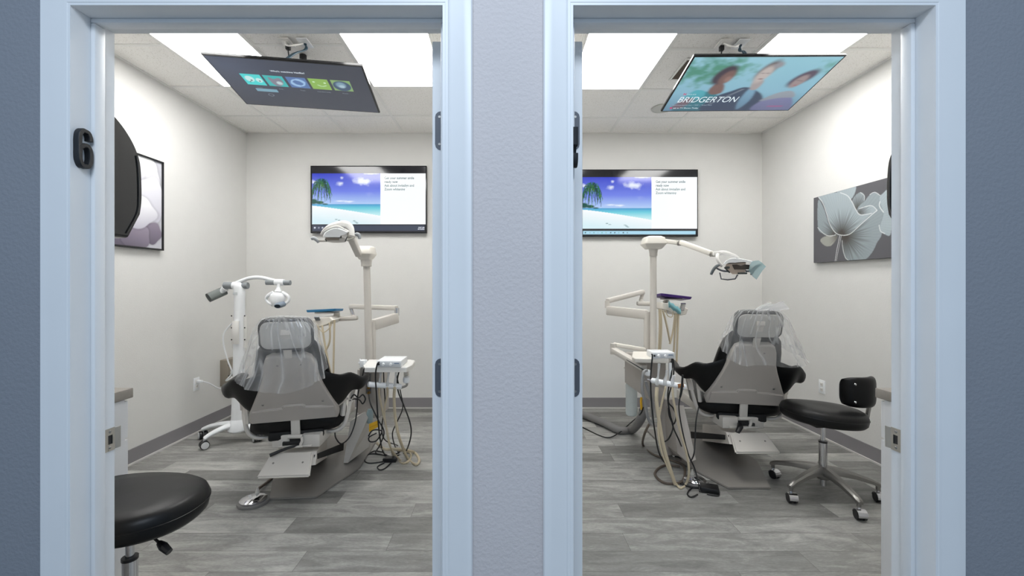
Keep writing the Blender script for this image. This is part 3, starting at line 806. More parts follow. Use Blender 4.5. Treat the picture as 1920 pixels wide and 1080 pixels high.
# ------------------------------------------------------------------ wall art
def art_left():
    Yf, z0, z1 = 3.41, 1.594, 2.30; Yn = 2.45
    t = thing('framed_picture', 'black-framed monochrome white rose picture on the left wall', 'picture', (XL, (Yn+Yf)/2, (z0+z1)/2))
    bm = B(); x0, x1 = XL, XL+.032; f = .012
    bx(x0, x1, Yn, Yf, z0, z0+f, bm=bm); bx(x0, x1, Yn, Yf, z1-f, z1, bm=bm); bx(x0, x1, Yn, Yn+f, z0, z1, bm=bm); bx(x0, x1, Yf-f, Yf, z0, z1, bm=bm)
    obj('frame', bm, m_black, t, False)
    obj('backing', bx(x0, x0+.02, Yn+f, Yf-f, z0+f, z1-f), m_cab, t, False)
    W, H = 200, 150
    p = Paint(W, H, c3(196, 196, 204))
    rs = random.Random(3)
    p.poly([(.4, .02), (.9, .05), (.99, .4), (.95, .7), (.6, .95), (.2, .9), (0, .5), (.1, .1)], c3(226, 226, 233), 3)
    g = grain(W, H, 4, 4, 2); p.im *= (0.9+.2*g[..., None])
    def petal(cu, cv, ru, rv, rot, a, b, edge=True):
        du, dv = p.u-cu, (p.v-cv); c, q = cos(rot), sin(rot); x = (du*c+dv*q)/ru; y = (-du*q+dv*c)/rv
        w_ = 1+0.07*np.sin(5*np.arctan2(y, x)+cu*9); d = np.sqrt(x*x+y*y)/w_
        m = np.clip((1-d)/.05, 0, 1); sh = np.clip(y*.5+.5, 0, 1)[..., None]
        col = np.asarray(a)*(1-sh)+np.asarray(b)*sh
        ring = np.clip((1.12-d)/.12, 0, 1)*(1-m)*.35; p.im *= (1-ring[..., None]*.55)
        p.im = p.im*(1-m[..., None])+col*m[..., None]
    Wt, G1, G2 = c3(250, 250, 252), c3(196, 194, 206), c3(120, 112, 128)
    petal(.80, .2, .18, .22, .2, Wt, G1); petal(.62, .18, .2, .2, -.3, Wt, G1); petal(.9, .45, .14, .26, 0, c3(232, 232, 238), G1)
    petal(.55, .88, .2, .2, 0, G2, c3(88, 82, 96)); petal(.90, .83, .10, .13, .2, c3(140, 130, 146), c3(100, 92, 108)); petal(.75, .9, .13, .16, .3, c3(150, 140, 156), c3(96, 88, 104))
    petal(.73, .62, .22, .18, -.2, Wt, c3(186, 184, 196)); petal(.5, .6, .22, .25, .1, c3(240, 240, 245), G1); petal(.66, .42, .13, .22, .1, Wt, c3(214, 214, 222)); petal(.52, .38, .12, .18, 0, Wt, G1)
    petal(.6, .58, .14, .13, .4, Wt, G2)
    M = frame((XL+.0215, (Yn+Yf)/2, (z0+z1)/2), (0, 1, 0), (0, 0, 1))
    picture('print', p.im, M, Yf-Yn-2*f, z1-z0-2*f, m_canvas, t)
art_left()

def art_right():
    Yf, Yn = 3.756, 2.84; z1, z0 = 2.085, 1.513; w, h = Yf-Yn, z1-z0
    t = thing('canvas_picture', 'grey canvas of a silvery flower hung on the right wall', 'picture', (XR, (Yn+Yf)/2, (z0+z1)/2))
    obj('canvas', bx(XR-.035, XR-.001, Yn, Yf, z0, z1, .003), mat('canvas_edge', S(96, 95, 98), .7), t)
    xf = XR-.036
    def U(zx, zy):
        px, py = 1480+zx/4.5, 280+zy/4.5
        Y = xf*800/(px-943); z = ZZ(py, Y)
        return ((Yf-Y)/w, (z1-z)/h)
    W, H = 260, 165
    p = Paint(W, H, c3(92, 91, 95))
    p.im *= (0.96+.08*grain(W, H, 5, 5, 1)[..., None])
    base = c3(146, 156, 160); light = c3(164, 175, 180); dk = c3(62, 54, 46)
    asp = w/h
    def petal(pts, centre, col=base, rad=.3, strk=.8):
        uv = [U(*q) for q in pts]; cu, cv = U(*centre)
        sm = [(q.x, q.y) for q in spline([(a, b, 0) for a, b in uv], 6, True)]
        m = p.blur(p.poly_mask(sm), 1)
        d = np.hypot((p.u-cu)*asp, p.v-cv); ang = np.arctan2(p.v-cv, (p.u-cu)*asp)
        st = 0.5+0.5*np.sin(ang*46+3*np.sin(ang*9)); st2 = 0.5+.5*np.sin(ang*83)
        k = np.clip(1.15-d/(rad*(.85+.5*st)), 0, 1)*strk
        c = np.asarray(col)*(1-k[..., None])+dk*k[..., None]
        c = c*(1+.06*(st2[..., None]-.5))
        sh = p.blur(m, 5)*(1-m)*.5; p.im *= (1-sh[..., None]*.6)
        p.im = p.im*(1-m[..., None])+c*m[..., None]
    def ed(pts, wd=.007, col=c3(225, 228, 226)): p.line([U(*q) for q in pts], wd, col, .95, True, asp)
    petal([(400, 350), (480, 330), (556, 305), (556, 360), (520, 420), (470, 440)], (420, 640), light, .2)
    petal([(530, 440), (560, 385), (600, 362), (632, 385), (630, 440), (580, 500), (560, 510)], (575, 500), base, .16, .8)
    petal([(575, 500), (640, 430), (680, 380), (720, 360), (765, 385), (770, 440), (800, 520), (790, 600), (780, 720), (740, 790), (700, 870), (630, 935), (500, 940), (455, 880), (440, 780), (450, 720), (560, 640)], (470, 735), base, .30, .95)
    petal([(760, 420), (790, 370), (850, 360), (860, 700), (800, 712), (765, 660), (795, 540)], (600, 620), light, .1)
    petal([(575, 515), (620, 490), (690, 474), (745, 515), (700, 545), (640, 560), (590, 545)], (590, 540), light, .14)
    petal([(242, 430), (290, 500), (330, 620), (385, 715), (330, 735), (280, 710), (240, 660)], (390, 715), base, .22, .9)
    petal([(260, 770), (300, 735), (400, 725), (390, 770), (350, 815), (300, 815)], (410, 730), c3(160, 160, 152), .14, .7)
    petal([(245, 400), (330, 370), (430, 362), (490, 390), (530, 440), (560, 505), (600, 550), (690, 540), (640, 590), (560, 670), (500, 715), (440, 725), (385, 700), (340, 620), (310, 520), (285, 450)], (440, 715), light, .26, .95)
    ed([(245, 402), (280, 450), (310, 530), (340, 630), (390, 705), (450, 726), (510, 715), (570, 665), (640, 600), (740, 515)])
    ed([(430, 364), (490, 390), (530, 445), (560, 505), (600, 552), (695, 540)]); ed([(590, 500), (690, 474), (742, 515)], .006)
    ed([(238, 660), (290, 712), (340, 732), (390, 722)], .006); ed([(765, 440), (762, 480), (795, 530)], .008); ed([(758, 640), (770, 690), (806, 712)], .007)
    ed([(445, 770), (450, 830), (470, 910), (500, 940)], .005); ed([(425, 730), (400, 850), (385, 948)], .006); ed([(438, 730), (415, 840), (395, 948)], .004)
    ed([(600, 362), (632, 388), (632, 430)], .005); ed([(680, 380), (720, 360), (768, 388)], .005)
    M = frame((xf, (Yn+Yf)/2, (z0+z1)/2), (0, -1, 0), (0, 0, 1))
    picture('painting', p.im, M, w-.004, h-.004, m_canvas, t)
art_right()

# ------------------------------------------------------------------ counters and towel dispensers on the room side of the front wall
def counter(s, label, label2, xin):
    a = xin; b = XL+.002 if s < 0 else XR-.002
    x0, x1 = (b, a) if s < 0 else (a, b)
    e = .03*(-s)
    t = thing('base_cabinet', label, 'cabinet', ((x0+x1)/2, YF1, 0), 'white base cabinets')
    obj('carcass', bx(x0, x1, YF1+.004, 1.734, 0.0, .858, .001), m_cab, t, False)
    n = 2; wd = (x1-x0)/n
    for i in range(n):
        q0, q1 = x0+i*wd+.003, x0+(i+1)*wd-.003
        d = obj('drawer', bx(q0, q1, 1.734, 1.752, .70, .85, .002), m_cab, t, False)
        bm = B(); tube(bm, [((q0+q1)/2-.06, 1.752, .775), ((q0+q1)/2-.055, 1.777, .775), ((q0+q1)/2+.055, 1.777, .775), ((q0+q1)/2+.06, 1.752, .775)], .005, 8, False); obj('handle', bm, m_nickel, d)
        d = obj('door', bx(q0, q1, 1.734, 1.752, .10, .692, .002), m_cab, t, False)
        hx = q1-.05 if i == 0 else q0+.05
        bm = B(); tube(bm, [(hx, 1.752, .55), (hx, 1.777, .555), (hx, 1.777, .655), (hx, 1.752, .66)], .005, 8, False); obj('handle', bm, m_nickel, d)
    c0, c1 = (x0, x1+.007) if s < 0 else (x0-.009, x1)
    global ORG; ORG = Vector((0, 0, 0))
    tag(obj('countertop', bx(c0, c1, YF1+.004, 1.766, .860, .900, .003), m_counter), label2, 'countertop', 'grey laminate countertops')
counter(-1, 'white base cabinet just inside the left doorway behind the round stool', 'grey laminate countertop just inside the left doorway', -1.536)
counter(1, 'white base cabinet just inside the right doorway beside the backrest stool', 'grey laminate countertop just inside the right doorway', 1.549)

def dispenser(xe, s, label):
    """black moulded paper towel dispenser; its side profile (depth y, height z)"""
    t = thing('towel_dispenser', label, 'dispenser', (xe, YF1, 1.45), 'black towel dispensers')
    y0 = YF1
    prof = [(0, 1.470), (.165, 1.470), (.207, 1.545), (.214, 1.60), (.210, 1.70), (.196, 1.745), (.17, 1.785), (.13, 1.822), (.08, 1.848), (0, 1.86)]
    sm = prof[:2]+[(p.x, p.y) for p in spline([(a, b, 0) for a, b in prof[2:]], 4)]
    W = .30
    ins = [0, .006, .014]
    rings = []
    cy, cz = .08, 1.66
    for xx, sc in ((0, .955), (.004, .975), (.012, .992), (.03, 1.0), (W-.03, 1.0), (W-.012, .992), (W-.004, .975), (W, .955)):
        rings.append([Vector((xe+s*xx, y0+max(0, (cy+(a-cy)*sc) if a > 0 else 0), cz+(b-cz)*sc)) for a, b in sm])
    obj('cover', loft(B(), rings), m_blackgloss, t, angle=40)
    bm = B()
    tube(bm, [Vector((xe-s*.001, y0+a*.93, 1.66+(b-1.66)*.95)) for a, b in ((.20, 1.735), (.207, 1.69), (.210, 1.60), (.203, 1.545), (.163, 1.475))], .0022, 6)
    obj('side_rib', bm, m_black, t)
    bm = B(); bx(min(xe+s*.04, xe+s*.26), max(xe+s*.04, xe+s*.26), y0+.06, y0+.15, 1.462, 1.471, bm=bm)
    obj('paper_edge', bm, m_white, t)
dispenser(-1.150, -1, 'black paper towel dispenser in front of the rose picture')
dispenser(1.222, 1, 'black paper towel dispenser in front of the silvery flower canvas')

# ------------------------------------------------------------------ outlets
def outlet(x, y, z, s, label):
    t = thing('wall_outlet', label, 'outlet', (x, y, z), 'white wall outlets')
    obj('cover_plate', bx(min(x, x+s*.006), max(x, x+s*.006), y-.036, y+.036, z-.058, z+.058, .002), m_white, t)
    bm = B()
    for dz in (-.022, .022): bx(min(x+s*.005, x+s*.009), max(x+s*.005, x+s*.009), y-.016, y+.016, z+dz-.016, z+dz+.016, .003, bm=bm)
    obj('socket', bm, m_offwhite, t)
    bm = B()
    for dz in (-.022, .022):
        for dy in (-.006, .006): bx(min(x+s*.0088, x+s*.0094), max(x+s*.0088, x+s*.0094), y+dy-.0015, y+dy+.0015, z+dz-.004, z+dz+.007, bm=bm)
    obj('slot', bm, m_black, t, False)
outlet(XL, 3.81, .435, 1, 'white wall outlet with a white plug, left of the whitening lamp')
outlet(XR, 3.70, .436, -1, 'white wall outlet above the stool in the right room')
t = thing('junction_box', 'beige metal utility box on the left wall behind the white lamp stand', 'utility box', (XL, 4.22, .45))
obj('housing', bx(XL, XL+.07, 4.13, 4.33, .335, .59, .004), m_beige_box, t)
bm = B()
for dy, dz in ((.0, .0), (.0, .06)): lathe(bm, [(.022, 0), (.022, .008), (0, .009)], (XL+.07, 4.20+dy, .40+dz), (1, 0, 0), 16)
obj('receptacle', bm, m_offwhite, t)
bm = B()
for dz in (.53, .42): bx(XL+.0695, XL+.072, 4.145, 4.17, dz, dz+.02, bm=bm)
obj('switch_slot', bm, m_black, t)

# ------------------------------------------------------------------ whitening lamp on its white wheeled stand
def lamp_stand():
    Y = 3.6
    c = Vector(((446-943)/800*Y, Y, 0))
    t = thing('whitening_lamp', 'white whitening lamp on a wheeled column beside the left wall', 'lamp', tuple(c))
    # base: five arched legs
    ends = [PF(383, 842), PF(372, 822), PF(483, 828), c+Vector((.30, .12, 0)), c+Vector((.02, .30, 0))]
    bm = B(); lathe(bm, [(.055, .085), (.075, .10), (.07, .15), (.05, .19), (.0, .19)], tuple(c), (0, 0, 1), 20); obj('hub', bm, m_white, t)
    for e in ends:
        d = (Vector((e.x, e.y, 0))-c); d.z = 0
        if d.length > .34: d = d.normalized()*.34
        e = c+d
        bm = B(); tube(bm, [c+Vector((0, 0, .145)), c+d*.35+Vector((0, 0, .142)), c+d*.75+Vector((0, 0, .115)), e+Vector((0, 0, .083))], [.036, .03, .025, .021], 12, flat=.75)
        lg = obj('leg', bm, m_white, t)
        ax = Vector((-d.y, d.x, 0)).normalized()
        if abs(ax.y) > .75: ax = Vector((.7, .7, 0))
        w = e+Vector((0, 0, .035))
        bm = B()
        for s in (-1, 1): lathe(bm, [(0, -.014), (.031, -.014), (.034, -.008), (.034, .008), (.031, .014), (0, .014)], w+ax*(s*.018), ax, 20)
        ws = obj('caster', bm, m_blackgloss, lg)
        bm = B()
        for s in (-1, 1): lathe(bm, [(0, -.004), (.029, -.004), (.027, .004), (0, .005)], w+ax*(s*.032), ax*s, 20)
        lathe(bm, [(.008, 0), (.008, .05)], w+Vector((0, 0, .005)), (0, 0, 1), 10)
        obj('caster_cap', bm, mat('light_grey_plastic', S(205, 207, 208), .4), lg)
    # tapering column
    rings = []
    for z, rx, ry, dx in ((.16, .052, .05, 0), (.5, .045, .045, .006), (.85, .043, .042, .012), (1.2, .042, .04, .014), (1.30, .046, .042, .014), (1.33, .040, .038, .012), (1.335, .03, .03, .012)):
        rings.append([c+Vector((dx+rx*cos(2*pi*k/20), ry*sin(2*pi*k/20), z)) for k in range(20)])
    obj('column', loft(B(), rings), m_white, t, angle=60)
    bm = B(); tube(bm, [c+Vector((.012, -.045, 1.02)), c+Vector((.014, -.055, .93)), c+Vector((.012, -.045, .83))], [.026, .03, .026], 14, flat=.5, up=(0, 1, 0)); obj('cable_cover', bm, m_offwhite, t)
    bm = B()
    for s in (-1, 1): tube(bm, [c+Vector((.012+s*.048, 0, 1.06)), c+Vector((.012+s*.052, 0, .9)), c+Vector((.012+s*.046, 0, .79))], .014, 8)
    obj('side_hook', bm, m_offwhite, t)
    bm = B()
    for z in (1.06, .96, .86):
        for s in (-1, 1): lathe(bm, [(0, .003), (.006, .002), (.006, 0)], c+Vector((.012+s*.055, -.015, z)), (0, -1, 0), 10)
    obj('screw', bm, m_black, t)
    # tray for the handpiece on the left, top joints and curved arm
    Q = lambda zx, zy, y=Y: P(380+zx/10.667, 505+zy/10.667, y)
    for a_, b_, r_ in ((Q(440, 320), Q(620, 325), .030), (Q(760, 330), Q(905, 325), .027)):
        bm = B(); tube(bm, [a_, b_], r_, 18, False); obj('grip', bm, m_greygrip, t)
    bm = B(); tube(bm, [Q(610, 325), Q(780, 330)], .031, 18, False); tube(bm, [Q(450, 380), Q(400, 430), Q(350, 480)], [.03, .022, .02], 12)
    obj('joint', bm, m_white, t)
    bm = B(); tube(bm, [Q(640, 290), Q(760, 235), Q(900, 185), Q(1060, 160), Q(1220, 175), Q(1380, 215), Q(1500, 240)], .0155, 14)
    obj('curved_arm', bm, m_white, t)
    for a_, b_, r_ in ((Q(1275, 258), Q(1460, 262), .023), (Q(1620, 268), Q(1755, 268), .021)):
        bm = B(); tube(bm, [a_, b_], r_, 18, False); obj('grip', bm, m_greygrip, t)
    bm = B(); tube(bm, [Q(1450, 258), Q(1630, 262)], .027, 18, False); obj('joint', bm, m_white, t)
    # handpiece holder: open trough
    a, b = Q(330, 470), Q(330, 470)
    bm = B()
    o0 = Q(250, 510, Y-.02)
    M = frame(o0, (.50, .72, .42), (-.4, -.2, .8))
    outer = rrect(.075, .075, .028, 5); inner = rrect(.058, .058, .022, 5)
    def rg(pl, z): return [M@Vector((z, x, y)) for x, y in pl]
    loft(bm, [rg(inner, -.045), rg(outer, -.055), rg(outer, .08), rg(inner, .08)], True)
    obj('holder', bm, mat('grey_holder', S(112, 118, 116), .5), t)
    bm = B(); loft(bm, [rg(inner, -.056), rg([(x*.95, y*.95) for x, y in inner], -.0561)]); obj('holder_opening', bm, mat('dark_grey', S(66, 72, 72), .6), t)
    # small label plate, handles
    bm = B(); box(bm, Q(650, 485, Y-.045), (.038, .004, .022), None, .001); obj('badge', bm, mat('badge_grey', S(196, 200, 202), .4), t)
    # lamp head: rounded shield with side loops
    H = lambda zx, zy, y=Y-.02: P(380+zx/10.667, 505+zy/10.667, y)
    bm = B(); tube(bm, [H(1515, 290), H(1515, 360), H(1510, 440)], [.013, .013, .03], 14)
    hc = H(1500, 560)
    prof = [(.010, 440), (.03, 460), (.055, 500), (.066, 560), (.060, 620), (.05, 670), (.042, 710), (.035, 745)]
    rings = []
    for rx, zy in prof:
        cc = H(1500, zy); fy = .048*min(1, rx/.05)
        rings.append([cc+Vector((rx*cos(2*pi*k/24), fy*sin(2*pi*k/24), 0)) for k in range(24)])
    loft(bm, rings); obj('lamp_head', bm, m_white, t, angle=60)
    bm = B()
    for s in (-1, 1):
        tube(bm, [H(1500+s*90, 460), H(1500+s*190, 520), H(1500+s*225, 585), H(1500+s*200, 650), H(1500+s*100, 715)], [.014, .014, .012, .012, .013], 10)
    obj('side_loop', bm, m_white, t)
    bm = B(); n0 = H(1497, 738, Y-.085)
    lathe(bm, [(.0, 0), (.022, 0), (.026, .006), (.030, .03), (.034, .06)], tuple(n0), (0, .97, .25), 20, 1.25, .8); obj('nozzle_rim', bm, mat('nozzle_grey', S(120, 132, 145), .35), t)
    bm = B(); lathe(bm, [(0, -.002), (.018, -.002), (.019, .001), (0, .001)], tuple(n0+Vector((0, -.003, 0))), (0, .97, .25), 20, 1.3, .75); obj('lens', bm, mat('dark_lens', S(24, 36, 48), .08), t)
    # white cord
    bm = B()
    pts = [c+Vector((-.03, -.03, 1.0)), c+Vector((-.09, -.04, .92)), c+Vector((-.10, -.03, .82)), c+Vector((-.07, -.02, .68)), c+Vector((-.05, 0, .58)), c+Vector((-.13, .05, .50)), Vector((XL+.18, 4.15, .46)), Vector((XL+.16, 4.05, .37)), Vector((XL+.12, 3.95, .36)), Vector((XL+.08, 3.86, .43)), Vector((XL+.05, 3.815, .457))]
    tube(bm, pts, .006, 8)
    box(bm, (XL+.032, 3.81, .457), (.045, .026, .026), None, .006)
    obj('power_cord', bm, m_white, t)
lamp_stand()

# ------------------------------------------------------------------ dental chairs
def dental_chair(label, loc, rotz, tilt, plate_y, lever, head_tilt, plate_dx=0.0, base_yaw=0.0, drop=0.0, grp='dental chairs'):
    t = thing('dental_chair', label, 'dental chair', loc, grp, local=True, rotz=rotz)
    th = R(tilt); sn, cs = sin(th), cos(th)
    ZB = .485
    def K(x, s, d=0.0):
        """point on the backrest: x across, s up along it, d out of its rear face (towards the doorway)"""
        return Vector((x, -sn*s-cs*d, ZB+cs*s-sn*d))
    # floor plate
    bm = B(); py = plate_y
    kk = 0.0; BR = Matrix.Rotation(base_yaw-rotz, 4, 'Z')
    def bobj(name, bm_, m_, par, smooth=True):
        bmesh.ops.transform(bm_, matrix=BR, verts=bm_.verts); return obj(name, bm_, m_, par, smooth)
    pts = [(x_+plate_dx+kk*y_, y_) for x_, y_ in ((-.138, py), (.138, py), (.30, py+.42), (.30, py+1.1), (-.30, py+1.1), (-.30, py+.42))]
    tb = bmesh.new(); f = tb.faces.new([tb.verts.new((x, y, 0)) for x, y in pts]); e = bmesh.ops.extrude_face_region(tb, geom=[f])
    bmesh.ops.translate(tb, verts=[v for v in e['geom'] if isinstance(v, bmesh.types.BMVert)], vec=(0, 0, .012)); bmesh.ops.recalc_face_normals(tb, faces=tb.faces)
    bmesh.ops.bevel(tb, geom=tb.edges[:], offset=.004, segments=2, affect='EDGES'); merge(bm, tb)
    bobj('floor_plate', bm, mat('plate_grey', S(134, 130, 126), .5, var=.06, vscale=14), t)
    # lift arm cover (closed end plate slanting out, long sides with a black bellows strip)
    dx = 0.0
    def ring(y, w, z0, z1): return [Vector((kk*y-w, y, z0)), Vector((kk*y+w, y, z0)), Vector((kk*y+w, y, z1)), Vector((kk*y-w, y, z1))]
    r0 = ring(-.048, .127, .238, .294); r0[0].y = r0[1].y = -.122; bm = B(); loft(bm, [r0, ring(.56, .128, max(.014, .018-drop), .190-drop)]); obj('lift_cover', bm, m_taupe_l, t, False)
    bm = B()
    for s in (-1, 1):
        a0, a1 = Vector((s*.1295-kk*.105, -.055, .266)), Vector((s*.1295+kk*.54, .54, .108-drop))
        d = (a1-a0); up = Vector((0, .15, 1)).normalized()*.026
        loft(bm, [[a0+up*.7+Vector((s*.002, 0, 0)), a0-up*.5+Vector((s*.002, 0, 0)), a0-up*.5, a0+up*.7], [a1+up*1.15+Vector((s*.002, 0, 0)), a1-up*.95+Vector((s*.002, 0, 0)), a1-up*.95, a1+up*1.15]])
    bobj('bellows_strip', bm, mat('bellows_black', S(16, 15, 15), .7), t, False)
    # slanting end plate
    M = frame((dx, -.115, .262), (1, 0, 0), (0, .80, .60))
    tb = bmesh.new()
    pts = [(-.150, -.082), (.150, -.082), (.122, .075), (-.122, .075)]
    f = tb.faces.new([tb.verts.new((x, y, 0)) for x, y in pts]); e = bmesh.ops.extrude_face_region(tb, geom=[f])
    bmesh.ops.translate(tb, verts=[v for v in e['geom'] if isinstance(v, bmesh.types.BMVert)], vec=(0, 0, -.022)); bmesh.ops.recalc_face_normals(tb, faces=tb.faces)
    bmesh.ops.bevel(tb, geom=tb.edges[:], offset=.008, segments=3, affect='EDGES'); bm = B(); merge(bm, tb, M); ep = bobj('end_plate', bm, m_taupe_l, t)
    for x in (-.085, .085):
        bm = B(); lathe(bm, [(0, .002), (.005, .001), (.006, -.001)], M@Vector((x, .005, .001)), (M.to_3x3()@Vector((0, 0, 1))), 12)
        bobj('screw', bm, m_cast, ep)
    # upper chassis with a recess
    bm = B(); bx(-.145, -.035, .0, .80, .312, .392, .006, bm=bm); bx(.035, .145, .0, .80, .312, .392, .006, bm=bm)
    bx(-.06, .06, .03, .36, .312, .372, .004, bm=bm); bx(-.10, .10, -.012, .02, .318, .330, .003, bm=bm)
    bobj('chassis', bm, m_taupe_l, t)
    bm = B(); bx(-.075, .075, -.003, .03, .332, .352, .002, bm=bm); bx(-.035, .035, .0, .032, .350, .385, .002, bm=bm); obj('recess', bm, mat('recess_dark', S(40, 39, 38), .6), t)
    bm = B(); tube(bm, [(-.04, -.01, .385), (.045, -.01, .385)], .013, 12, False); tube(bm, [(.035, -.01, .385), (.045, -.015, .36), (.03, -.02, .325)], .009, 8); tube(bm, [(-.03, -.03, .325), (.05, -.03, .33)], .007, 8, False)
    bobj('pivot', bm, m_taupe_l, t)
    bm = B()
    if lever == 'long': tube(bm, [(.03, -.02, .335), (-.03, -.05, .328), (-.11, -.10, .306)], [.007, .009, .011], 10)
    else:
        tube(bm, [(-.03, -.01, .35), (-.045, -.04, .335), (-.075, -.06, .305)], [.016, .02, .014], 10, flat=.6)
    bobj('release_lever', bm, m_black, t)
    # seat: upholstered pan, long cushion to the foot end, side rails
    rings = []
    for y, hw, z0, z1 in ((.02, .22, .42, .49), (.05, .265, .385, .50), (.15, .285, .375, .515), (.35, .28, .375, .52), (.55, .25, .40, .53), (.8, .21, .44, .54), (1.02, .19, .48, .55), (1.08, .16, .50, .55)):
        zc, hz = (z0+z1)/2, (z1-z0)/2
        rings.append([Vector((hw*math.copysign(abs(cos(a))**.55, cos(a)), y, zc+hz*math.copysign(abs(sin(a))**.7, sin(a)))) for a in [2*pi*k/24 for k in range(24)]])
    obj('seat', loft(B(), rings), m_leather, t, angle=60)
    bm = B(); bx(-.16, .16, .02, .40, .355, .41, .012, bm=bm); obj('seat_underside', bm, mat('black_rubber', S(14, 14, 15), .7), t)
    bm = B(); box(bm, (0, .62, .385), (.30, .9, .03), (R(6), 0, 0), .008); box(bm, (0, 1.02, .46), (.34, .22, .02), (R(10), 0, 0), .008); obj('seat_frame', bm, m_taupe, t)
    # rear shell of the backrest
    out = [(-.245, .0), (.245, .0), (.255, .03), (.247, .075), (.170, .275), (.150, .34), (.135, .44), (.118, .485), (.085, .503), (-.085, .503), (-.118, .485), (-.135, .44), (-.150, .34), (-.170, .275), (-.247, .075), (-.255, .03)]
    bm = B()
    def shr(p, k): return (p[0]*k, .24+(p[1]-.24)*k)
    rings = [[K(*p, -.035) for p in out], [K(*p, .0) for p in out], [K(*shr(p, .985), .008) for p in out], [K(*shr(p, .95), .011) for p in out]]
    loft(bm, rings)
    # raised lower roll and centre rib
    tube(bm, [K(-.225, .10, .004), K(-.15, .108, .009), K(-.06, .112, .010), K(-.05, .13, .011), K(.05, .13, .011), K(.06, .112, .010), K(.15, .108, .009), K(.225, .10, .004)], [.004, .010, .011, .011, .011, .011, .010, .004], 8, n=3)
    loft(bm, [[K(x, s, d) for x, s in ((-.225, .105), (-.06, .115), (-.05, .135), (.05, .135), (.06, .115), (.225, .105), (.235, .02), (-.235, .02))] for d in (.008, .024)][0:2])
    sh = obj('rear_shell', bm, m_taupe, t, angle=50)
    for x, s_ in ((-.165, .15), (.165, .15), (-.06, .44), (.06, .44)):
        bm = B(); lathe(bm, [(0, .003), (.006, .002), (.008, -.001)], K(x, s_, .011), K(0, 0, 1)-K(0, 0, 0), 12)
        obj('screw', bm, m_cast, sh)
    # central mounting bar
    bm = B(); beam(bm, K(0, .06, -.01), Vector((0, .005, .385)), .052, .02, .005, up=(0, -1, 0)); obj('mounting_bar', bm, m_taupe_l, t)
    # backrest cushion behind the shell
    bm = B(); rings = []
    for s, hw, d0, d1 in ((.0, .20, -.05, -.12), (.03, .245, -.04, -.14), (.15, .235, -.035, -.14), (.28, .21, -.03, -.13), (.40, .195, -.025, -.12), (.49, .175, -.025, -.11), (.545, .135, -.035, -.10), (.56, .09, -.05, -.09)):
        dc, hd = (d0+d1)/2, abs(d0-d1)/2
        rings.append([K(hw*math.copysign(abs(cos(a))**.5, cos(a)), s, dc+hd*math.copysign(abs(sin(a))**.7, sin(a))) for a in [2*pi*k/28 for k in range(28)]])
    loft(bm, rings); obj('backrest', bm, m_leather, t, angle=70)
    # sling wings flowing from the back into the armrests
    for s in (-1, 1):
        bm = B(); secs = []
        for (p, q, th_) in ((K(.13, .37, -.04), K(.17, .0, -.04), .022), (K(.20, .335, -.035), K(.225, .035, -.04), .024), (K(.265, .305, -.045), K(.275, .08, -.05), .024),
                            (K(.33, .285, -.08), K(.325, .13, -.09), .024), (Vector((.385, .02, .728)), Vector((.375, .04, .640)), .024), (Vector((.42, .13, .712)), Vector((.405, .13, .668)), .022),
                            (Vector((.432, .26, .700)), Vector((.372, .26, .682)), .020), (Vector((.430, .42, .702)), Vector((.365, .42, .690)), .018), (Vector((.42, .47, .700)), Vector((.375, .47, .692)), .010)):
            c = (p+q)/2; a = (p-q)/2; L = a.length
            secs.append((c, a, th_))
        rings = []
        for i, (c, a, th_) in enumerate(secs):
            c0 = secs[max(i-1, 0)][0]; c1 = secs[min(i+1, len(secs)-1)][0]; tt = (c1-c0).normalized()
            nn = a.cross(tt).normalized()*th_
            rings.append([Vector((s*v.x, v.y, v.z)) for v in [c+a*math.copysign(abs(cos(g))**.8, cos(g))+nn*sin(g) for g in [2*pi*k/16 for k in range(16)]]])
        # smooth sections with splines
        R2 = [[None]*16 for _ in range((len(rings)-1)*4+1)]
        for k in range(16):
            for j, q in enumerate(spline([r[k] for r in rings], 4)): R2[j][k] = q
        loft(bm, R2); obj('armrest', bm, m_leather, t, angle=70)
        bm = B()
        tube(bm, [(s*.13, .12, .37), (s*.22, .09, .365), (s*.275, .08, .40), (s*.30, .09, .47), (s*.315, .12, .55)], .016, 12, flat=.8)
        tube(bm, [(s*.315, .12, .54), (s*.325, .13, .60), (s*.345, .14, .665)], [.019, .018, .014], 10)
        beam(bm, (s*.32, .02, .672), (s*.41, .36, .672), .03, .022, .005)
        beam(bm, (s*.20, .0, .545), (s*.285, .06, .59), .03, .045, .006)
        beam(bm, (s*.27, .05, .47), (s*.285, .06, .63), .028, .025, .006)
        box(bm, (s*.30, .08, .64), (.05, .04, .022), None, .006)
        obj('arm_bracket', bm, m_taupe_l, t)
    # headrest
    hz = K(0, .642, .0); ht = R(head_tilt)
    MH = frame(hz, (1, 0, 0), (0, -sin(ht), cos(ht)))  # z of frame points toward the doorway
    bm = B(); rings = []
    for z, w, h in ((-.085, .235, .13), (-.075, .262, .160), (-.03, .278, .178), (-.004, .276, .176), (.0, .268, .168)):
        rings.append([MH@Vector((x, y, z)) for x, y in rrect(w, h, .045, 5)])
    loft(bm, rings); obj('headrest', bm, m_leather, t, angle=60)
    bm = B(); rings = [[MH@Vector((x, y, z)) for x, y in rrect(w, h, .040, 5)] for z, w, h in ((-.004, .254, .154), (.007, .252, .152), (.010, .242, .142))]
    loft(bm, rings); obj('headrest_plate', bm, mat('pale_grey_plastic', S(186, 184, 180), .4), t, angle=50)
    bm = B(); beam(bm, MH@Vector((0, .01, .014)), K(0, .46, .004), .044, .012, .004, up=(0, -1, 0)); beam(bm, MH@Vector((-.025, .02, .016)), MH@Vector((.025, .02, .016)), .03, .018, .004, up=(0, -1, 0))
    obj('headrest_post', bm, m_taupe_l, t)
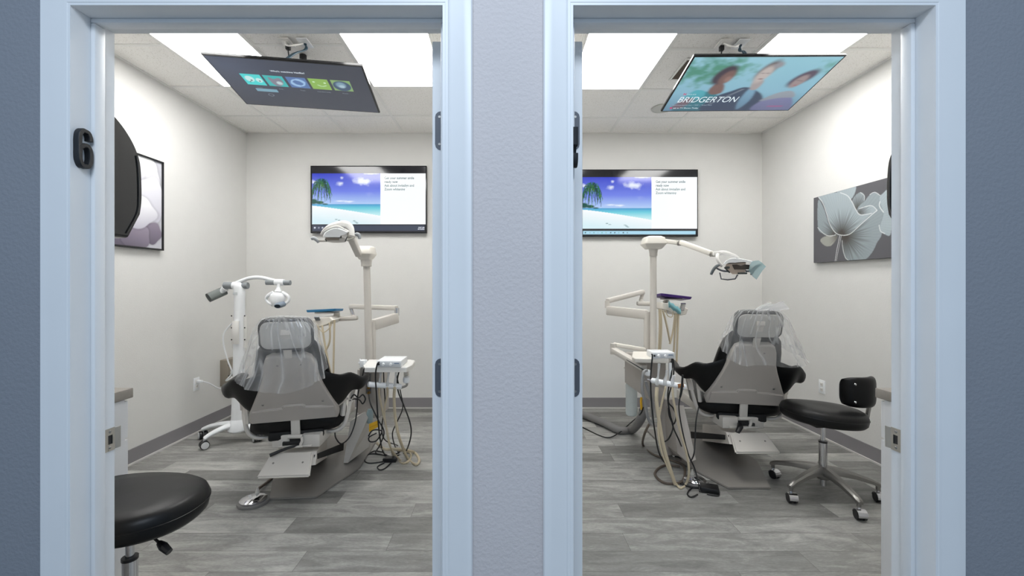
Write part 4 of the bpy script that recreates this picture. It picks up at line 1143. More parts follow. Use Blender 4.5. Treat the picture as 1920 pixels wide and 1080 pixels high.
    return t, K, MH, Matrix.Translation(loc)@Matrix.Rotation(rotz, 4, 'Z')
LC, KL, MHL, WL = dental_chair('black dental chair under clear film in the left room', (-1.287, 2.65, 0), R(17), 29, -.02, 'long', 12, -.01, R(4))
RC, KR, MHR, WR = dental_chair('black dental chair under crumpled clear film in the right room', (1.690, 3.00, 0), R(-11), 26, -.24, 'short', 16, -.095, R(0), .035)

# clear film draped over each headrest
def drape(label, W, MH, hem, seed, knot=None, knot_at=(0, 0)):
    n, mrow = 180, 44
    top = W@(MH@Vector((0, .10, -.03)))
    Rz = W.to_3x3()
    bm = B(); uvl = bm.loops.layers.uv.new('film'); rows = []
    for j in range(mrow+1):
        f = j/mrow; ring = []
        for k in range(n+1):
            a = 2*pi*k/n; ca, sa = cos(a), sin(a)     # a = -pi/2 is towards the doorway
            hw, drop, dep = hem(a)
            if f < .08:
                g = f/.08; x = ca*.118*g+knot_at[0]*(1-g); y = sa*.06*g+knot_at[1]*(1-g); z = .006-.012*g*g
            else:
                g = (f-.08)/.92
                x = math.copysign(abs(ca)**.75, ca)*(.118+.026*min(1, g*6)+(hw-.144)*g**1.05); y = math.copysign(abs(sa)**.75, sa)*(.060+.02*min(1, g*6)+(dep-.080)*g)
                z = -.006-(drop-.006)*g
                amp = .002+.009*g
                fold = sin(a*9+seed+2.0*sin(a*2))*.6+sin(a*17+seed*2)*.35+sin(a*31+f*3)*.2
                rr = amp*fold; x += ca*rr; y += sa*rr
                z += noise.noise(Vector((ca*1.6, sa*1.6, seed)))*.035*g*g
                x += noise.noise(Vector((ca*4, sa*4, f*5)))*.008*g; y += noise.noise(Vector((ca*5+5, sa*4, f*6)))*.012*g
            ring.append(top+Rz@Vector((x, y, z)))
        rows.append([bm.verts.new(p) for p in ring])
    for j in range(mrow):
        for k in range(n):
            fc = bm.faces.new((rows[j][k], rows[j][k+1], rows[j+1][k+1], rows[j+1][k]))
            for lp, (uu, vv) in zip(fc.loops, ((k, j), (k+1, j), (k+1, j+1), (k, j+1))): lp[uvl].uv = (uu/n+.012*sin(vv*.13+seed), vv/mrow)
    global ORG; ORG = Vector((0, 0, 0))
    if knot: knot(bm, top, Rz)
    o = obj('headrest_cover', bm, m_film, None, angle=80)
    tag(o, label, 'plastic cover', 'clear film headrest covers')
def hem_of(pts):
    """hem half-width, drop and depth, interpolated round the compass"""
    A_ = [p[0] for p in pts]
    def f(a):
        d = math.degrees(a) % 360
        return tuple(float(np.interp(d, A_, [p[k] for p in pts])) for k in (1, 2, 3))
    return f
hemL = hem_of([(0, .205, .285, .2), (60, .21, .22, .34), (120, .20, .22, .27), (180, .225, .315, .15), (215, .25, .36, .08), (270, .25, .415, .055), (315, .22, .36, .07), (360, .205, .285, .2)])
hemR = hem_of([(0, .265, .315, .2), (60, .25, .25, .32), (120, .22, .22, .32), (180, .215, .25, .2), (220, .22, .33, .10), (270, .24, .355, .065), (320, .25, .345, .08), (360, .265, .315, .2)])
drape('clear plastic film draped over the headrest of the left chair', WL, MHL, hemL, 1, None, (-.02, -.05))
def knot(bm, top, Rz):
    rows = []
    for j in range(7):
        f = j/6
        rows.append([top+Rz@(Vector((.03+.11*f, -.02-.02*f, .0+.03*f))+Vector((0, sin(k*1.3)*.008, 0))+Vector((-.012*cos(k*.5)*1.5, 0, .03*cos(k*.5)*(.4+f*.5)))) for k in range(12)])
    loft(bm, rows, False)
    rows = []
    for j in range(6):
        f = j/5
        rows.append([top+Rz@Vector((-.01+.06*f+.02*cos(k*.6), -.02+.01*sin(k*1.7), .0+.035*f+.012*sin(k*.6))) for k in range(11)])
    loft(bm, rows, False)
drape('crumpled clear plastic film draped over the headrest of the right chair', WR, MHR, hemR, 5, knot, (.05, -.04))

# ------------------------------------------------------------------ light posts, delivery arms
def light_left():
    Y = 3.3; post = Vector(((688-943)/800*Y, Y, 0))
    t = thing('dental_light', 'dental light on a post in the left room, its hood before the wall screen', 'dental light', tuple(post))
    zt = ZZ(497, Y)
    bm = B(); q = P(697, 690, Y)
    tube(bm, [(post.x+.028, Y, .30), (post.x-.002, Y, zt)], [.029, .026], 18, False); obj('post', bm, m_taupe_l, t)
    bm = B(); z = zt; x = post.x-.008
    lathe(bm, [(.040, -.005), (.040, .02), (.045, .055), (.048, .075)], (x+.004, Y, z-.005), (0, 0, 1), 20); obj('collar', bm, m_taupe_l, t)
    # junction housing: faceted lid
    def rc(z_, w_, d_, ox=0): return [Vector((x+a, Y+b, z_)) for a, b in rrect(w_, d_, .015, 3, ox)]
    z0 = ZZ(487, Y); zl_ = ZZ(477, Y); z1 = ZZ(462, Y)
    bm = B(); loft(bm, [rc(z0, .085, .09), rc(z0+.012, .10, .10), rc(zl_, .130, .15), rc(zl_+.004, .131, .151), rc(z1-.01, .118, .12), rc(z1, .10, .10)]); obj('junction_housing', bm, m_cream, t, angle=30)
    bm = B(); bx(x-.008, x+.010, Y-.02, Y+.0, z1, z1+.003, bm=bm); obj('switch', bm, m_black, t)
    # arm
    a0, a1 = P(672, 476, 3.22), P(658, 444, 2.82)
    bm = B(); beam(bm, a0, a1, .045, .055, .010); tube(bm, [a1, P(655, 436, 2.78), P(652, 430, 2.74)], .02, 12); obj('arm', bm, m_taupe_l, t)
    Yh = 2.70
    Q = lambda zx, zy, y=Yh: P(575+zx/12, 410+zy/12, y)
    # yoke
    bm = B(); tube(bm, [Q(330, 360), Q(400, 270), Q(520, 185), Q(680, 140, Yh+.03), Q(840, 120, Yh+.04), Q(960, 165, Yh+.04), Q(1010, 270, Yh+.03), Q(1010, 400, Yh+.02)], [.007, .012, .016, .021, .024, .021, .017, .018], 12, up=(0, 1, 0), flat=1.3)
    obj('yoke', bm, m_offwhite, t)
    # reflector hood
    front_ = [(375, 395), (400, 320), (470, 270), (560, 228), (650, 210), (740, 222), (850, 262), (930, 300), (900, 345), (850, 368), (770, 388), (755, 425), (400, 425)]
    bm = B(); c = (640, 330)
    rings = []
    for k, dy in ((.90, -.075), (.98, -.068), (1.0, -.055), (1.03, .02), (.95, .10), (.7, .15)):
        rings.append([Q(c[0]+(a-c[0])*k, c[1]+(b-c[1])*k-(20 if dy > .05 else 0), Yh+dy) for a, b in front_])
    loft(bm, rings); obj('hood', bm, m_white, t, angle=40)
    bm = B(); tube(bm, [Q(380, 300, Yh-.02), Q(500, 225, Yh-.03), Q(640, 172, Yh-.03), Q(740, 182, Yh-.03), Q(860, 245, Yh-.02), Q(950, 290, Yh-.02)], .0055, 8); obj('rim', bm, m_offwhite, t)
    bm = B()
    loft(bm, [[Q(a, b, Yh-.05) for a, b in ((440, 430), (830, 430), (900, 470), (860, 530), (700, 545), (560, 540), (460, 515))], [Q(a, b, Yh+.08) for a, b in ((440, 420), (830, 420), (900, 460), (860, 520), (700, 535), (560, 530), (460, 505))]])
    obj('lamp_housing', bm, m_taupe_l, t, angle=30)
    bm = B(); bx(Q(500, 0).x, Q(800, 0).x, Yh-.054, Yh-.049, Q(0, 505).z, Q(0, 450).z, .001, bm=bm); obj('glass', bm, mat('amber_glass', S(150, 138, 126), .1), t)
    bm = B()
    tube(bm, [Q(415, 455, Yh-.055), Q(450, 510, Yh-.055)], .0028, 6, False); tube(bm, [Q(915, 405, Yh-.05), Q(865, 515, Yh-.055)], .0035, 6, False)
    bx(Q(790, 0).x, Q(850, 0).x, Yh-.06, Yh-.045, Q(0, 460).z, Q(0, 385).z, .002, bm=bm)
    obj('shield_bracket', bm, mat('dark_grey', S(66, 72, 72), .6), t)
    for pts, hk in (([(440, 500), (340, 500), (280, 490), (215, 450)], [(105, 455), (150, 440), (195, 455), (235, 490), (268, 532)]), ([(900, 490), (970, 465), (1040, 445), (1090, 395)], [(1090, 365), (1130, 350), (1175, 375), (1195, 455)])):
        bm = B(); tube(bm, [Q(*p_) for p_ in pts], .0062, 8); s_ = obj('handle', bm, m_taupe_l, t)
        bm = B(); tube(bm, [Q(*p_) for p_ in hk], [.009, .012, .012, .009][:4], 10); obj('handle_grip', bm, mat('handle_grey', S(176, 180, 184), .35), s_)
light_left()

def light_right():
    Y = 3.3; px = 1225
    post = Vector(((px-943)/800*Y, Y, 0))
    t = thing('dental_light', 'dental light reaching out over the right chair with a film-wrapped handle', 'dental light', tuple(post))
    bm = B(); tube(bm, [(post.x, Y, .30), (post.x, Y, ZZ(478, Y))], .0245, 18, False); obj('post', bm, m_taupe_l, t)
    x = post.x
    bm = B(); lathe(bm, [(.029, -.005), (.030, .02), (.036, .05)], (x, Y, ZZ(479, Y)), (0, 0, 1), 20); obj('collar', bm, m_taupe_l, t)
    def rc(z_, w_, d_, ox=0): return [Vector((x+a, Y+b, z_)) for a, b in rrect(w_, d_, .018, 3, ox)]
    z0 = ZZ(467, Y); zm = ZZ(458, Y); z1 = ZZ(443.5, Y)
    bm = B(); loft(bm, [rc(z0, .11, .09), rc(z0+.01, .13, .10), rc(zm, .165, .15), rc(zm+.004, .166, .151), rc(z1-.012, .142, .13), rc(z1, .10, .10)]); obj('junction_housing', bm, m_cream, t, angle=30)
    bm = B(); beam(bm, P(1240, 451, Y), P(1272, 455.5, 3.2), .045, .032, .006); beam(bm, P(1276, 454, 3.18), P(1334, 475.5, 2.98), .042, .035, .008)
    arm = obj('arm', bm, m_cream, t)
    bm = B(); lathe(bm, [(.02, -.022), (.02, .022)], P(1275, 455.5, 3.19), (0, 1, 0), 14); bx(P(1333, 0, 2.97).x, P(1341, 0, 2.97).x, 2.95, 2.99, ZZ(481, 2.97), ZZ(474, 2.97), .002, bm=bm)
    obj('arm_joint', bm, mat('joint_grey', S(150, 146, 140), .4), arm)
    Yh = 2.90
    Q = lambda zx, zy, y=Yh: P(1320+zx/13.5, 460+zy/13.5, y)
    bm = B(); beam(bm, Q(230, 215), Q(420, 195), .03, .03, .008)
    tube(bm, [Q(350, 220), Q(420, 190), Q(540, 195), Q(700, 240), Q(800, 275), Q(880, 325)], [.012, .016, .016, .012, .010, .006], 10, up=(0, 1, 0))
    tube(bm, [Q(350, 230, Yh-.03), Q(335, 320, Yh-.05), Q(380, 430, Yh-.06), Q(460, 530, Yh-.06)], [.012, .010, .010, .010], 10)
    obj('yoke', bm, m_offwhite, t)
    shape = [(500, 470), (560, 400), (650, 345), (780, 330), (920, 345), (1060, 370), (1210, 405), (1215, 440), (1060, 425), (930, 420), (800, 440), (650, 440), (560, 475)]
    bm = B(); rings = []
    for k, dy, up in ((1.0, -.08, 0), (1.02, -.05, 0), (1.02, .06, -10), (.9, .13, -20)):
        rings.append([Q(860+(a-860)*k, 400+(b-400)*k+up, Yh+dy) for a, b in shape])
    loft(bm, rings); obj('hood', bm, m_white, t, angle=40)
    bm = B(); loft(bm, [[Q(a, b, Yh-.06) for a, b in ((560, 470), (1060, 440), (1060, 640), (1000, 720), (720, 735), (640, 660), (540, 560))], [Q(a, b, Yh+.06) for a, b in ((560, 450), (1060, 420), (1060, 620), (1000, 700), (720, 715), (640, 640), (540, 540))]])
    obj('lamp_housing', bm, mat('housing_beige', S(196, 180, 166), .45), t, angle=30)
    bm = B(); prism(bm, [(Q(a, b).x, Q(a, b).z) for a, b in ((590, 500), (700, 495), (800, 530), (900, 495), (1030, 505), (1030, 620), (650, 620))], .006, 0, Matrix.Translation((0, Yh-.066, 0))); obj('reflector_opening', bm, mat('dark_amber', S(74, 64, 58), .15), t, False)
    bm = B(); tube(bm, [Q(520, 560, Yh-.075), Q(650, 690, Yh-.075)], .005, 6, False); bx(Q(730, 0).x, Q(950, 0).x, Yh-.07, Yh-.03, Q(0, 735).z, Q(0, 690).z, .003, bm=bm); bx(Q(420, 0).x, Q(500, 0).x, Yh-.08, Yh-.05, Q(0, 600).z, Q(0, 545).z, .004, bm=bm); obj('shield_bracket', bm, mat('dark_grey', S(66, 72, 72), .6), t)
    # splash shield
    out = [(400, 690), (435, 850), (600, 872), (790, 850), (850, 745)]
    bm = B(); prism(bm, [(Q(a, b).x, Q(a, b).z) for a, b in out], .003, 0, Matrix.Translation((0, Yh-.02, 0))); sd = obj('splash_shield', bm, m_clear, t, False)
    bm = B(); tube(bm, [Q(a, b, Yh-.018) for a, b in out], .0045, 6, False); obj('shield_rim', bm, m_hinge, sd)
    for pts, hk in (([(620, 660), (500, 650), (400, 620), (310, 570)], [(385, 500), (320, 530), (250, 600), (205, 680), (180, 740)]), ([(1060, 650), (1160, 650), (1220, 620), (1260, 580)], [(1430, 490), (1340, 530), (1260, 600), (1200, 745)])):
        bm = B(); tube(bm, [Q(a, b, Yh-.07) for a, b in pts], .0062, 8); s_ = obj('handle', bm, m_hinge, t)
        bm = B(); tube(bm, [Q(a, b, Yh-.07) for a, b in hk], [.008, .011, .010, .008], 10); obj('handle_grip', bm, mat('handle_dark', S(92, 98, 102), .35), s_)
    bm = B(); W = [(1130, 640), (1160, 480), (1230, 400), (1380, 380), (1470, 440), (1570, 540), (1480, 640), (1330, 870), (1230, 790)]
    global ORG
    pts = [Q(a, b, Yh-.085+.01*sin(a*.02)) for a, b in W]; pb = [Q(a, b, Yh-.055+.01*sin(b*.03)) for a, b in W]
    ORG = Vector((0, 0, 0)); loft(bm, [pts, pb]); tag(obj('barrier_film', bm, m_film_teal, None, True, 20), 'pale blue barrier film wrapped round the right handle of the overhead dental light', 'plastic film')
light_right()

def delivery(right):
    """instrument arm on its own short post, two links, a delivery head with hanging hoses"""
    if not right:
        Y = 3.36; px = P(699, 620, Y)
        t = thing('delivery_arm', 'folding instrument arm with delivery head behind the left chair', 'delivery arm', (px.x, Y, 0), 'instrument delivery arms')
        bm = B(); tube(bm, [(px.x, Y, .68), (px.x, Y, ZZ(603, Y))], .024, 14, False); obj('post', bm, m_taupe_l, t)
        A, Bp, C_, D_ = P(700, 609, Y), P(744, 596, 3.62), P(744, 577.5, 3.62), P(657, 574.5, 3.80)
        j2, pc0, pc1 = P(662.5, 588, 3.80), P(671, 596, 3.80), P(636, 598, 3.78)
        hd = [(588, 600), (608, 594), (630, 592), (636, 598), (625, 606), (592, 616), (589, 609)]; hY = 3.72
        hoses = [((596, 612), (600, 640), (610, 672), (617, 696)), ((618, 605), (618, 640), (606, 668), (600, 700)), ((627, 600), (626, 650), (625, 700)), ((604, 610), (610, 650), (620, 700))]
        loopp = [(594, 609), (606, 623), (620, 612), (622, 603)]
    else:
        Y = 3.36; px = P(1213, 620, Y)
        t = thing('delivery_arm', 'folding instrument arm with delivery head left of the right chair', 'delivery arm', (px.x, Y, 0), 'instrument delivery arms')
        bm = B(); tube(bm, [(px.x, Y, .68), (px.x, Y, ZZ(584, Y))], .024, 14, False); obj('post', bm, m_taupe_l, t)
        A, Bp, C_, D_ = P(1213, 590, Y), P(1139, 582, 3.62), P(1139, 564, 3.62), P(1206, 547, 3.80)
        j2, pc0, pc1 = P(1201, 560, 3.80), P(1194, 569, 3.80), P(1231, 570, 3.78)
        hd = [(1231, 566), (1266, 570), (1280, 578), (1276, 588), (1262, 590), (1240, 580), (1230, 577)]; hY = 3.72
        hoses = [((1236, 580), (1237, 610), (1235, 660)), ((1243, 582), (1250, 610), (1256, 640)), ((1266, 588), (1262, 620), (1256, 645)), ((1269, 588), (1266, 620), (1262, 680)), ((1272, 588), (1270, 640), (1268, 690)), ((1239, 580), (1240, 620), (1237, 665))]
        loopp = [(1262, 584), (1260, 594), (1252, 592), (1248, 582)]
    bm = B(); beam(bm, A, Bp, .05, .085 if not right else .075, .008); obj('lower_link', bm, m_taupe_l, t)
    bm = B(); beam(bm, C_, D_, .05, .040, .008); obj('upper_link', bm, m_taupe_l, t)
    bm = B(); tube(bm, [Bp+Vector((0, 0, .02)), C_-Vector((0, 0, .0))], .022, 12, False); tube(bm, [D_+(j2-D_)*.1, j2+Vector((0, 0, -.02))], .016, 12, False); obj('joint', bm, m_chrome if not right else m_taupe_l, t)
    bm = B(); beam(bm, pc0, pc1, .07, .038, .012); beam(bm, j2-Vector((0, 0, .01)), pc0.lerp(pc1, .3), .05, .03, .01); obj('flex_arm', bm, m_taupe_l, t)
    bm = B(); rings = []
    for dy, k in ((-.12, .9), (-.11, 1.0), (.10, 1.0), (.12, .85)):
        cx, cy = sum(a for a, b in hd)/len(hd), sum(b for a, b in hd)/len(hd)
        rings.append([P(cx+(a-cx)*k, cy+(b-cy)*k, hY)+Vector((0, dy, 0)) for a, b in hd])
    loft(bm, rings); hdo = obj('delivery_head', bm, m_cream, t, angle=30)
    # the hoses sag from the head and run back to the post box
    for hs in hoses:
        bm = B(); pts = [P(a, b, hY-.13) for a, b in hs]; tube(bm, pts, .0085, 8); obj('hose', bm, m_hose, t)
    bm = B(); tube(bm, [P(a, b, hY-.14) for a, b in loopp], .004, 6)
    obj('hose_loop', bm, m_hose, t)
    # handpiece holders
    bm = B()
    hx = (593, 601) if not right else (1275, 1280)
    for k in range(4):
        a = P(hx[0]+k*2.2, 600 if not right else 582, hY-.12); b = P(hx[0]+k*2.2+(3 if right else -3), 594 if not right else 569, hY-.15)
        tube(bm, [a, b], .007, 8, False)
    obj('instrument_tips', bm, m_chrome if right else m_greygrip, t)
    # tray on its bracket
    if not right:
        c = P(610, 583, 3.70)
        tr = thing('instrument_tray', 'flat blue instrument tray above the left delivery arm', 'tray', tuple(c), 'instrument trays')
        M = frame(c, (1, 0, .05), (0, 1, -.06)); w_, d_ = .25, .19; mm = m_blue
        a = Vector((c.x+.10, c.y, c.z-.01)); b = P(631, 594, 3.74)
    else:
        c = P(1259, 558, 3.70)
        tr = thing('instrument_tray', 'flat purple instrument tray above the right delivery arm', 'tray', tuple(c), 'instrument trays')
        M = frame(c, (1, 0, -.12), (0, 1, -.1)); w_, d_ = .26, .22; mm = m_purple
        a = Vector((c.x-.04, c.y, c.z-.02)); b = P(1245, 570, 3.72)
    bm = B(); rings = []
    for z, k in ((-.006, .96), (.0, 1.0), (.014, 1.02), (.014, .99), (.004, .95)):
        rings.append([M@Vector((x, y, z)) for x, y in rrect(w_*k, d_*k, .02, 4)])
    loft(bm, rings); obj('tray_body', bm, mm, tr, angle=40)
    bm = B(); bmR = rings; loft(bm, [[M@Vector((x, y, z)) for x, y in rrect(w_*.9, d_*.9, .015, 3)] for z in (.0045, .0065)]); obj('paper_liner', bm, m_white, tr)
    global ORG; ORG = Vector(t.location)
    bm = B(); beam(bm, a, b, .05, .02, .004); 
    box(bm, M@Vector((0, 0, -.014)), (w_*.6, d_*.5, .012), None, .003); obj('tray_bracket', bm, m_taupe_l, t)
    if right:
        bm = B(); ORG = Vector((0, 0, 0)); bmat = m_teal
        rows = []
        for j in range(9):
            f = j/8; c_ = P(1254+22*f, 570+15*f, hY-.145)
            rows.append([c_+Vector((0, .012*cos(k*pi/3.5), .026*sin(k*pi/3.5)+.006*sin(j*2+k))) for k in range(7)])
        loft(bm, rows); tag(obj('tray_cloth', bm, m_teal), 'folded teal cloth on the front of the right delivery head', 'cloth')
delivery(False); delivery(True)

# ------------------------------------------------------------------ utility units and assistant instruments
def cable(name, pts, r, m, label, cat, group=None, seg=8):
    global ORG; ORG = Vector((0, 0, 0))
    bm = B(); tube(bm, pts, r, seg); return tag(obj(name, bm, m), label, cat, group)

def control_box(c, w, d, h, rot, label):
    t = thing('control_box', label, 'control box', tuple(c), 'scaler control boxes')
    M = Matrix.Translation(c)@Matrix.Rotation(rot, 4, 'Z')
    def bb(name, x0, x1, y0, y1, z0, z1, mm, bev, par=t):
        b_ = B(); tb = bx(x0, x1, y0, y1, z0, z1, bev); merge(b_, tb, M); return obj(name, b_, mm, par)
    bb('case', -w/2, w/2, -d/2, d/2, 0, h, m_white, .003)
    bb('front_panel', -w/2+.004, w/2-.004, -d/2-.002, -d/2+.001, .006, h-.008, mat('panel_pale', S(208, 212, 216), .4), .001)
    bm = B()
    for x in (-.22, .08): lathe(bm, [(0, .012), (.008, .012), (.010, 0)], M@Vector((x*w, -d/2-.002, h*.45)), M.to_3x3()@Vector((0, -1, 0)), 16)
    obj('knob', bm, m_white, t)
    bb('button_strip', w*.22, w*.42, -d/2-.003, -d/2, h*.5, h*.68, mat('strip_blue', S(120, 140, 165), .4), .0005)
    bm = B(); lathe(bm, [(0, .006), (.006, .006), (.007, 0)], M@Vector((-w*.41, -d/2-.002, h*.45)), M.to_3x3()@Vector((0, -1, 0)), 12); obj('socket', bm, m_black, t)
    return M

def foot_control(c, r, label, film=False):
    t = thing('foot_control', label, 'foot control', tuple(c), 'chrome foot controls')
    bm = B(); lathe(bm, [(r*.98, 0), (r, .006), (r*.98, .014), (r*.9, .016)], tuple(c), (0, 0, 1), 36); obj('base_ring', bm, mat('grey_ring', S(120, 118, 116), .5), t)
    bm = B(); lathe(bm, [(r*.84, .016), (r*.86, .026), (r*.70, .036), (r*.3, .043), (0, .044)], tuple(c), (0, 0, 1), 36); obj('pedal_dome', bm, m_chrome, t)
    bm = B(); lathe(bm, [(.013, .03), (.012, .05), (.007, .062), (.005, .075)], tuple(c+Vector((0, r*.5, 0))), (0, 0, 1), 14); obj('hose_nipple', bm, mat('nipple_pale', S(190, 188, 182), .3), t)

def unit_left():
    Y = 3.20
    # junction box on the chair post
    x0, x1 = XY(669, Y), XY(714, Y); zt, zb = ZZ(691, Y), ZZ(783, Y)
    t = thing('utility_unit', 'grey utility unit with angled pedestal beside the left chair', 'utility unit', ((x0+x1)/2, Y, 0), 'utility units')
    bm = B()
    loft(bm, [[Vector((x, y, z)) for x, y, z in ((x0+.0, Y, zb+.02), (x1, Y, zb-.005), (x1, Y, zt), (x0, Y, zt))], [Vector((x, y, z)) for x, y, z in ((x0, Y+.24, zb+.02), (x1, Y+.24, zb-.005), (x1, Y+.24, zt), (x0, Y+.24, zt))]])
    bmesh.ops.recalc_face_normals(bm, faces=bm.faces); bmesh.ops.bevel(bm, geom=bm.edges[:], offset=.012, segments=3, affect='EDGES')
    obj('junction_case', bm, m_taupe, t)
    bm = B(); bx(XY(686, Y), XY(696, Y), Y-.006, Y+.002, ZZ(738, Y), ZZ(700, Y), .002, bm=bm); pl = obj('connector_plate', bm, mat('connector_grey', S(112, 112, 112), .45), t)
    bm = B(); lathe(bm, [(0, .008), (.007, .008), (.009, 0)], P(691, 708, Y-.006), (0, -1, 0), 14); obj('socket', bm, m_black, pl)
    bm = B(); lathe(bm, [(0, .018), (.006, .018), (.009, .006), (.012, 0)], P(691, 727, Y-.006), (0, -1, 0), 14); lathe(bm, [(0, .02), (.008, .02), (.011, 0)], P(692, 736, Y-.006), (0, -1, 0), 14); obj('brass_fitting', bm, mat('brass', S(190, 150, 80), .3, 1.0), pl)
    # slanting pedestal fin
    f = [PF(644, 868, .012), PF(652, 868, .012)]
    Yf = 3.10
    pts = [P(644, 868, Yf), P(652, 868, Yf), P(690, 783, Yf), P(684, 772, Yf), P(657, 790, Yf)]
    pts2 = [P(664, 850, Yf+.2), P(692, 838, Yf+.2), P(705, 783, Yf+.2), P(690, 775, Yf+.2), P(668, 780, Yf+.2)]
    bm = B(); loft(bm, [pts, pts2]); obj('pedestal', bm, m_taupe_l, t, angle=20)
    bm = B(); a = P(690, 775, 3.15); lathe(bm, [(.020, 0), (.024, .02), (.024, .075), (.016, .10)], (a.x+.02, 3.13, .31), (0, 0, 1), 16); obj('teal_bottle', bm, mat('teal_plastic', S(150, 168, 170), .4), t)
    # assistant table top and arm
    Yt = 2.98
    a = thing('assistant_table', 'small white table with instrument holder bar beside the left chair', 'instrument table', tuple(P(725, 690, Yt)), 'assistant tables')
    zt = ZZ(683, Yt)
    def TP(px, py): return PF(px, py, zt)
    outl = [TP(683, 686), TP(768, 686), TP(776, 676), TP(773, 671), TP(700, 671), TP(684, 679)]
    outl = [Vector((XY(684, 2.88), 2.88, zt)), Vector((XY(762, 2.88), 2.88, zt)), Vector((XY(772, 2.96), 2.98, zt)), Vector((XY(777, 3.12), 3.14, zt)), Vector((XY(770, 3.16), 3.17, zt)), Vector((XY(690, 3.16), 3.17, zt)), Vector((XY(680, 2.96), 2.97, zt))]
    bm = B(); loft(bm, [[p+Vector((0, 0, -.035)) for p in outl], [p+Vector((0, 0, -.006)) for p in outl], [p.lerp(sum(outl, Vector())/7, .04) for p in outl]])
    obj('table_top', bm, m_offwhite, a, angle=30)
    bm = B(); q = P(762, 700, 3.0)
    beam(bm, P(761, 688, 3.02), P(762, 705, 3.02), .035, .03, .006, up=(1, 0, 0)); obj('drop_arm', bm, m_taupe_l, a)
    bm = B(); lathe(bm, [(.01, -.025), (.022, -.018), (.025, 0), (.022, .018), (.01, .025)], P(762, 712, 3.0), (0, 0, 1), 18); obj('ball_joint', bm, m_white, a)
    bm = B(); tube(bm, [P(763, 716, 3.0), P(762, 723, 2.99), P(752, 727, 2.98)], .008, 10); obj('elbow', bm, m_cast, a)
    bm = B(); b0, b1 = P(689, 720.5, 2.88), P(753, 725, 2.98)
    tube(bm, [b0, b0.lerp(b1, .03), b0.lerp(b1, .97), b1], [.010, .0195, .0195, .010], 16, False); bar = obj('holder_bar', bm, m_white, a)
    bm = B(); bx(XY(676, 3.0), XY(684, 3.0), 2.98, 3.03, ZZ(688, 3.0), ZZ(675, 3.0), .004, bm=bm); tube(bm, [P(673, 681, 3.0), P(688, 676, 3.0)], .009, 10, False); tube(bm, [P(674, 674, 3.0), P(685, 683, 3.0)], .007, 10, False); obj('valve_block', bm, m_white, a)
    # instruments in the bar with their hoses down to the floor
    for (u, top, mm, r, fl) in ((712, 699, m_tube, .007, [(711, 740), (717, 770), (724, 800), (730, 830), (740, 858), (757, 869), (770, 858), (766, 848), (740, 843)]),
                                (727, 697, m_tube, .006, [(726, 740), (721, 770), (724, 800), (732, 838), (750, 862), (763, 868), (770, 858)]),
                                (741, 690, m_tube, .010, [(739, 750), (742, 790), (750, 825), (765, 860), (780, 871), (786, 862), (776, 848), (748, 842), (722, 842), (706, 830)])):
        Yi = 2.93
        bm = B(); tube(bm, [P(u-1, 724, Yi-.02), P(u, 714, Yi-.02), P(u+1, 706, Yi-.02), P(u+2, top, Yi-.02)], [.010, .008, .006, .010], 10); obj('instrument', bm, m_tube, a)
        bm = B(); tube(bm, [P(u-1, 727, Yi-.02)]+[P(x, y, 2.96+.02*k if k < 4 else 3.10) if y < 845 else PF(x, y, r) for k, (x, y) in enumerate(fl)], r, 8); obj('hose', bm, m_hose, a)
    c = P(729, 680, 2.99); c.z = zt+.001
    control_box(Vector((XY(738, 3.0), 2.97, zt+.001)), .165, .19, .042, 0, 'white scaler control box on the small table beside the left chair')
    g = 'tangled black cords by the left chair'
    cable('black_cord', [P(711, 679, 2.87), P(707, 684, 2.86), P(704, 705, 2.87), P(706, 740, 2.9), P(709, 790, 2.95), P(714, 830, 3.0), PF(722, 852, .01), PF(745, 850, .006), PF(756, 838, .006)], .005, m_cord, 'black cord hanging from the front socket of the left control box', 'cord')
    cable('black_cord', [P(719, 690, 3.0), P(720, 720, 3.0), P(722, 760, 3.02), P(716, 800, 3.05), P(722, 825, 3.05), PF(745, 835, .006), PF(750, 842, .006)], .0042, m_cord, 'thin black cord falling straight behind the white holder bar, left room', 'cord')
    cable('black_cord', [P(750, 690, 3.05), P(745, 712, 3.02), P(747, 735, 3.0), P(757, 760, 3.0), P(768, 790, 3.0), P(771, 812, 3.02), P(766, 835, 3.03), PF(758, 850, .006), PF(745, 854, .006)], .005, m_cord, 'black cord looping widest to the right below the left holder bar', 'cord')
    cable('black_cord', [P(740, 690, 3.05), P(752, 740, 3.03), P(755, 765, 3.03), P(745, 790, 3.03), P(736, 812, 3.03), P(740, 835, 3.05), PF(748, 850, .006)], .004, m_cord, 'thin wavy black cord nearest the wide loop below the left holder bar', 'cord')
    cable('black_cord', [P(683, 690, 2.9), P(678, 712, 2.9), P(671, 740, 2.9), P(669, 770, 2.92), P(665, 795, 2.92), P(655, 820, 2.86), P(640, 832, 2.80), P(630, 822, 2.75), P(628, 811, 2.75)], .0045, m_cord, 'black cord swagging from the left table to the chair base', 'cord')
    cable('black_cord', [P(691, 740, 3.17), P(695, 758, 3.12), P(708, 785, 3.08), P(720, 810, 3.05), P(712, 835, 3.05), PF(705, 850, .006), PF(730, 856, .006)], .005, m_cord, 'black hose cord from the brass fitting on the left utility unit', 'cord')
    cable('black_cord', [P(706, 812, 3.0), P(692, 820, 2.98), P(694, 828, 2.98), P(706, 826, 3.0), P(716, 810, 3.0), P(708, 806, 3.0), P(697, 808, 2.98), P(691, 818, 2.98)], .0045, m_cord, 'looped black cord hanging under the yellow tag', 'cord')
    cable('black_cord', [P(658, 747, 2.84), P(664, 740, 2.84), P(672, 746, 2.86), P(680, 740, 2.88), P(685, 748, 2.88), P(680, 757, 2.88), P(674, 750, 2.88), P(664, 748, 2.86), P(655, 752, 2.84)], .0045, m_cord, 'small knot of black cord hanging right of the left armrest', 'cord')
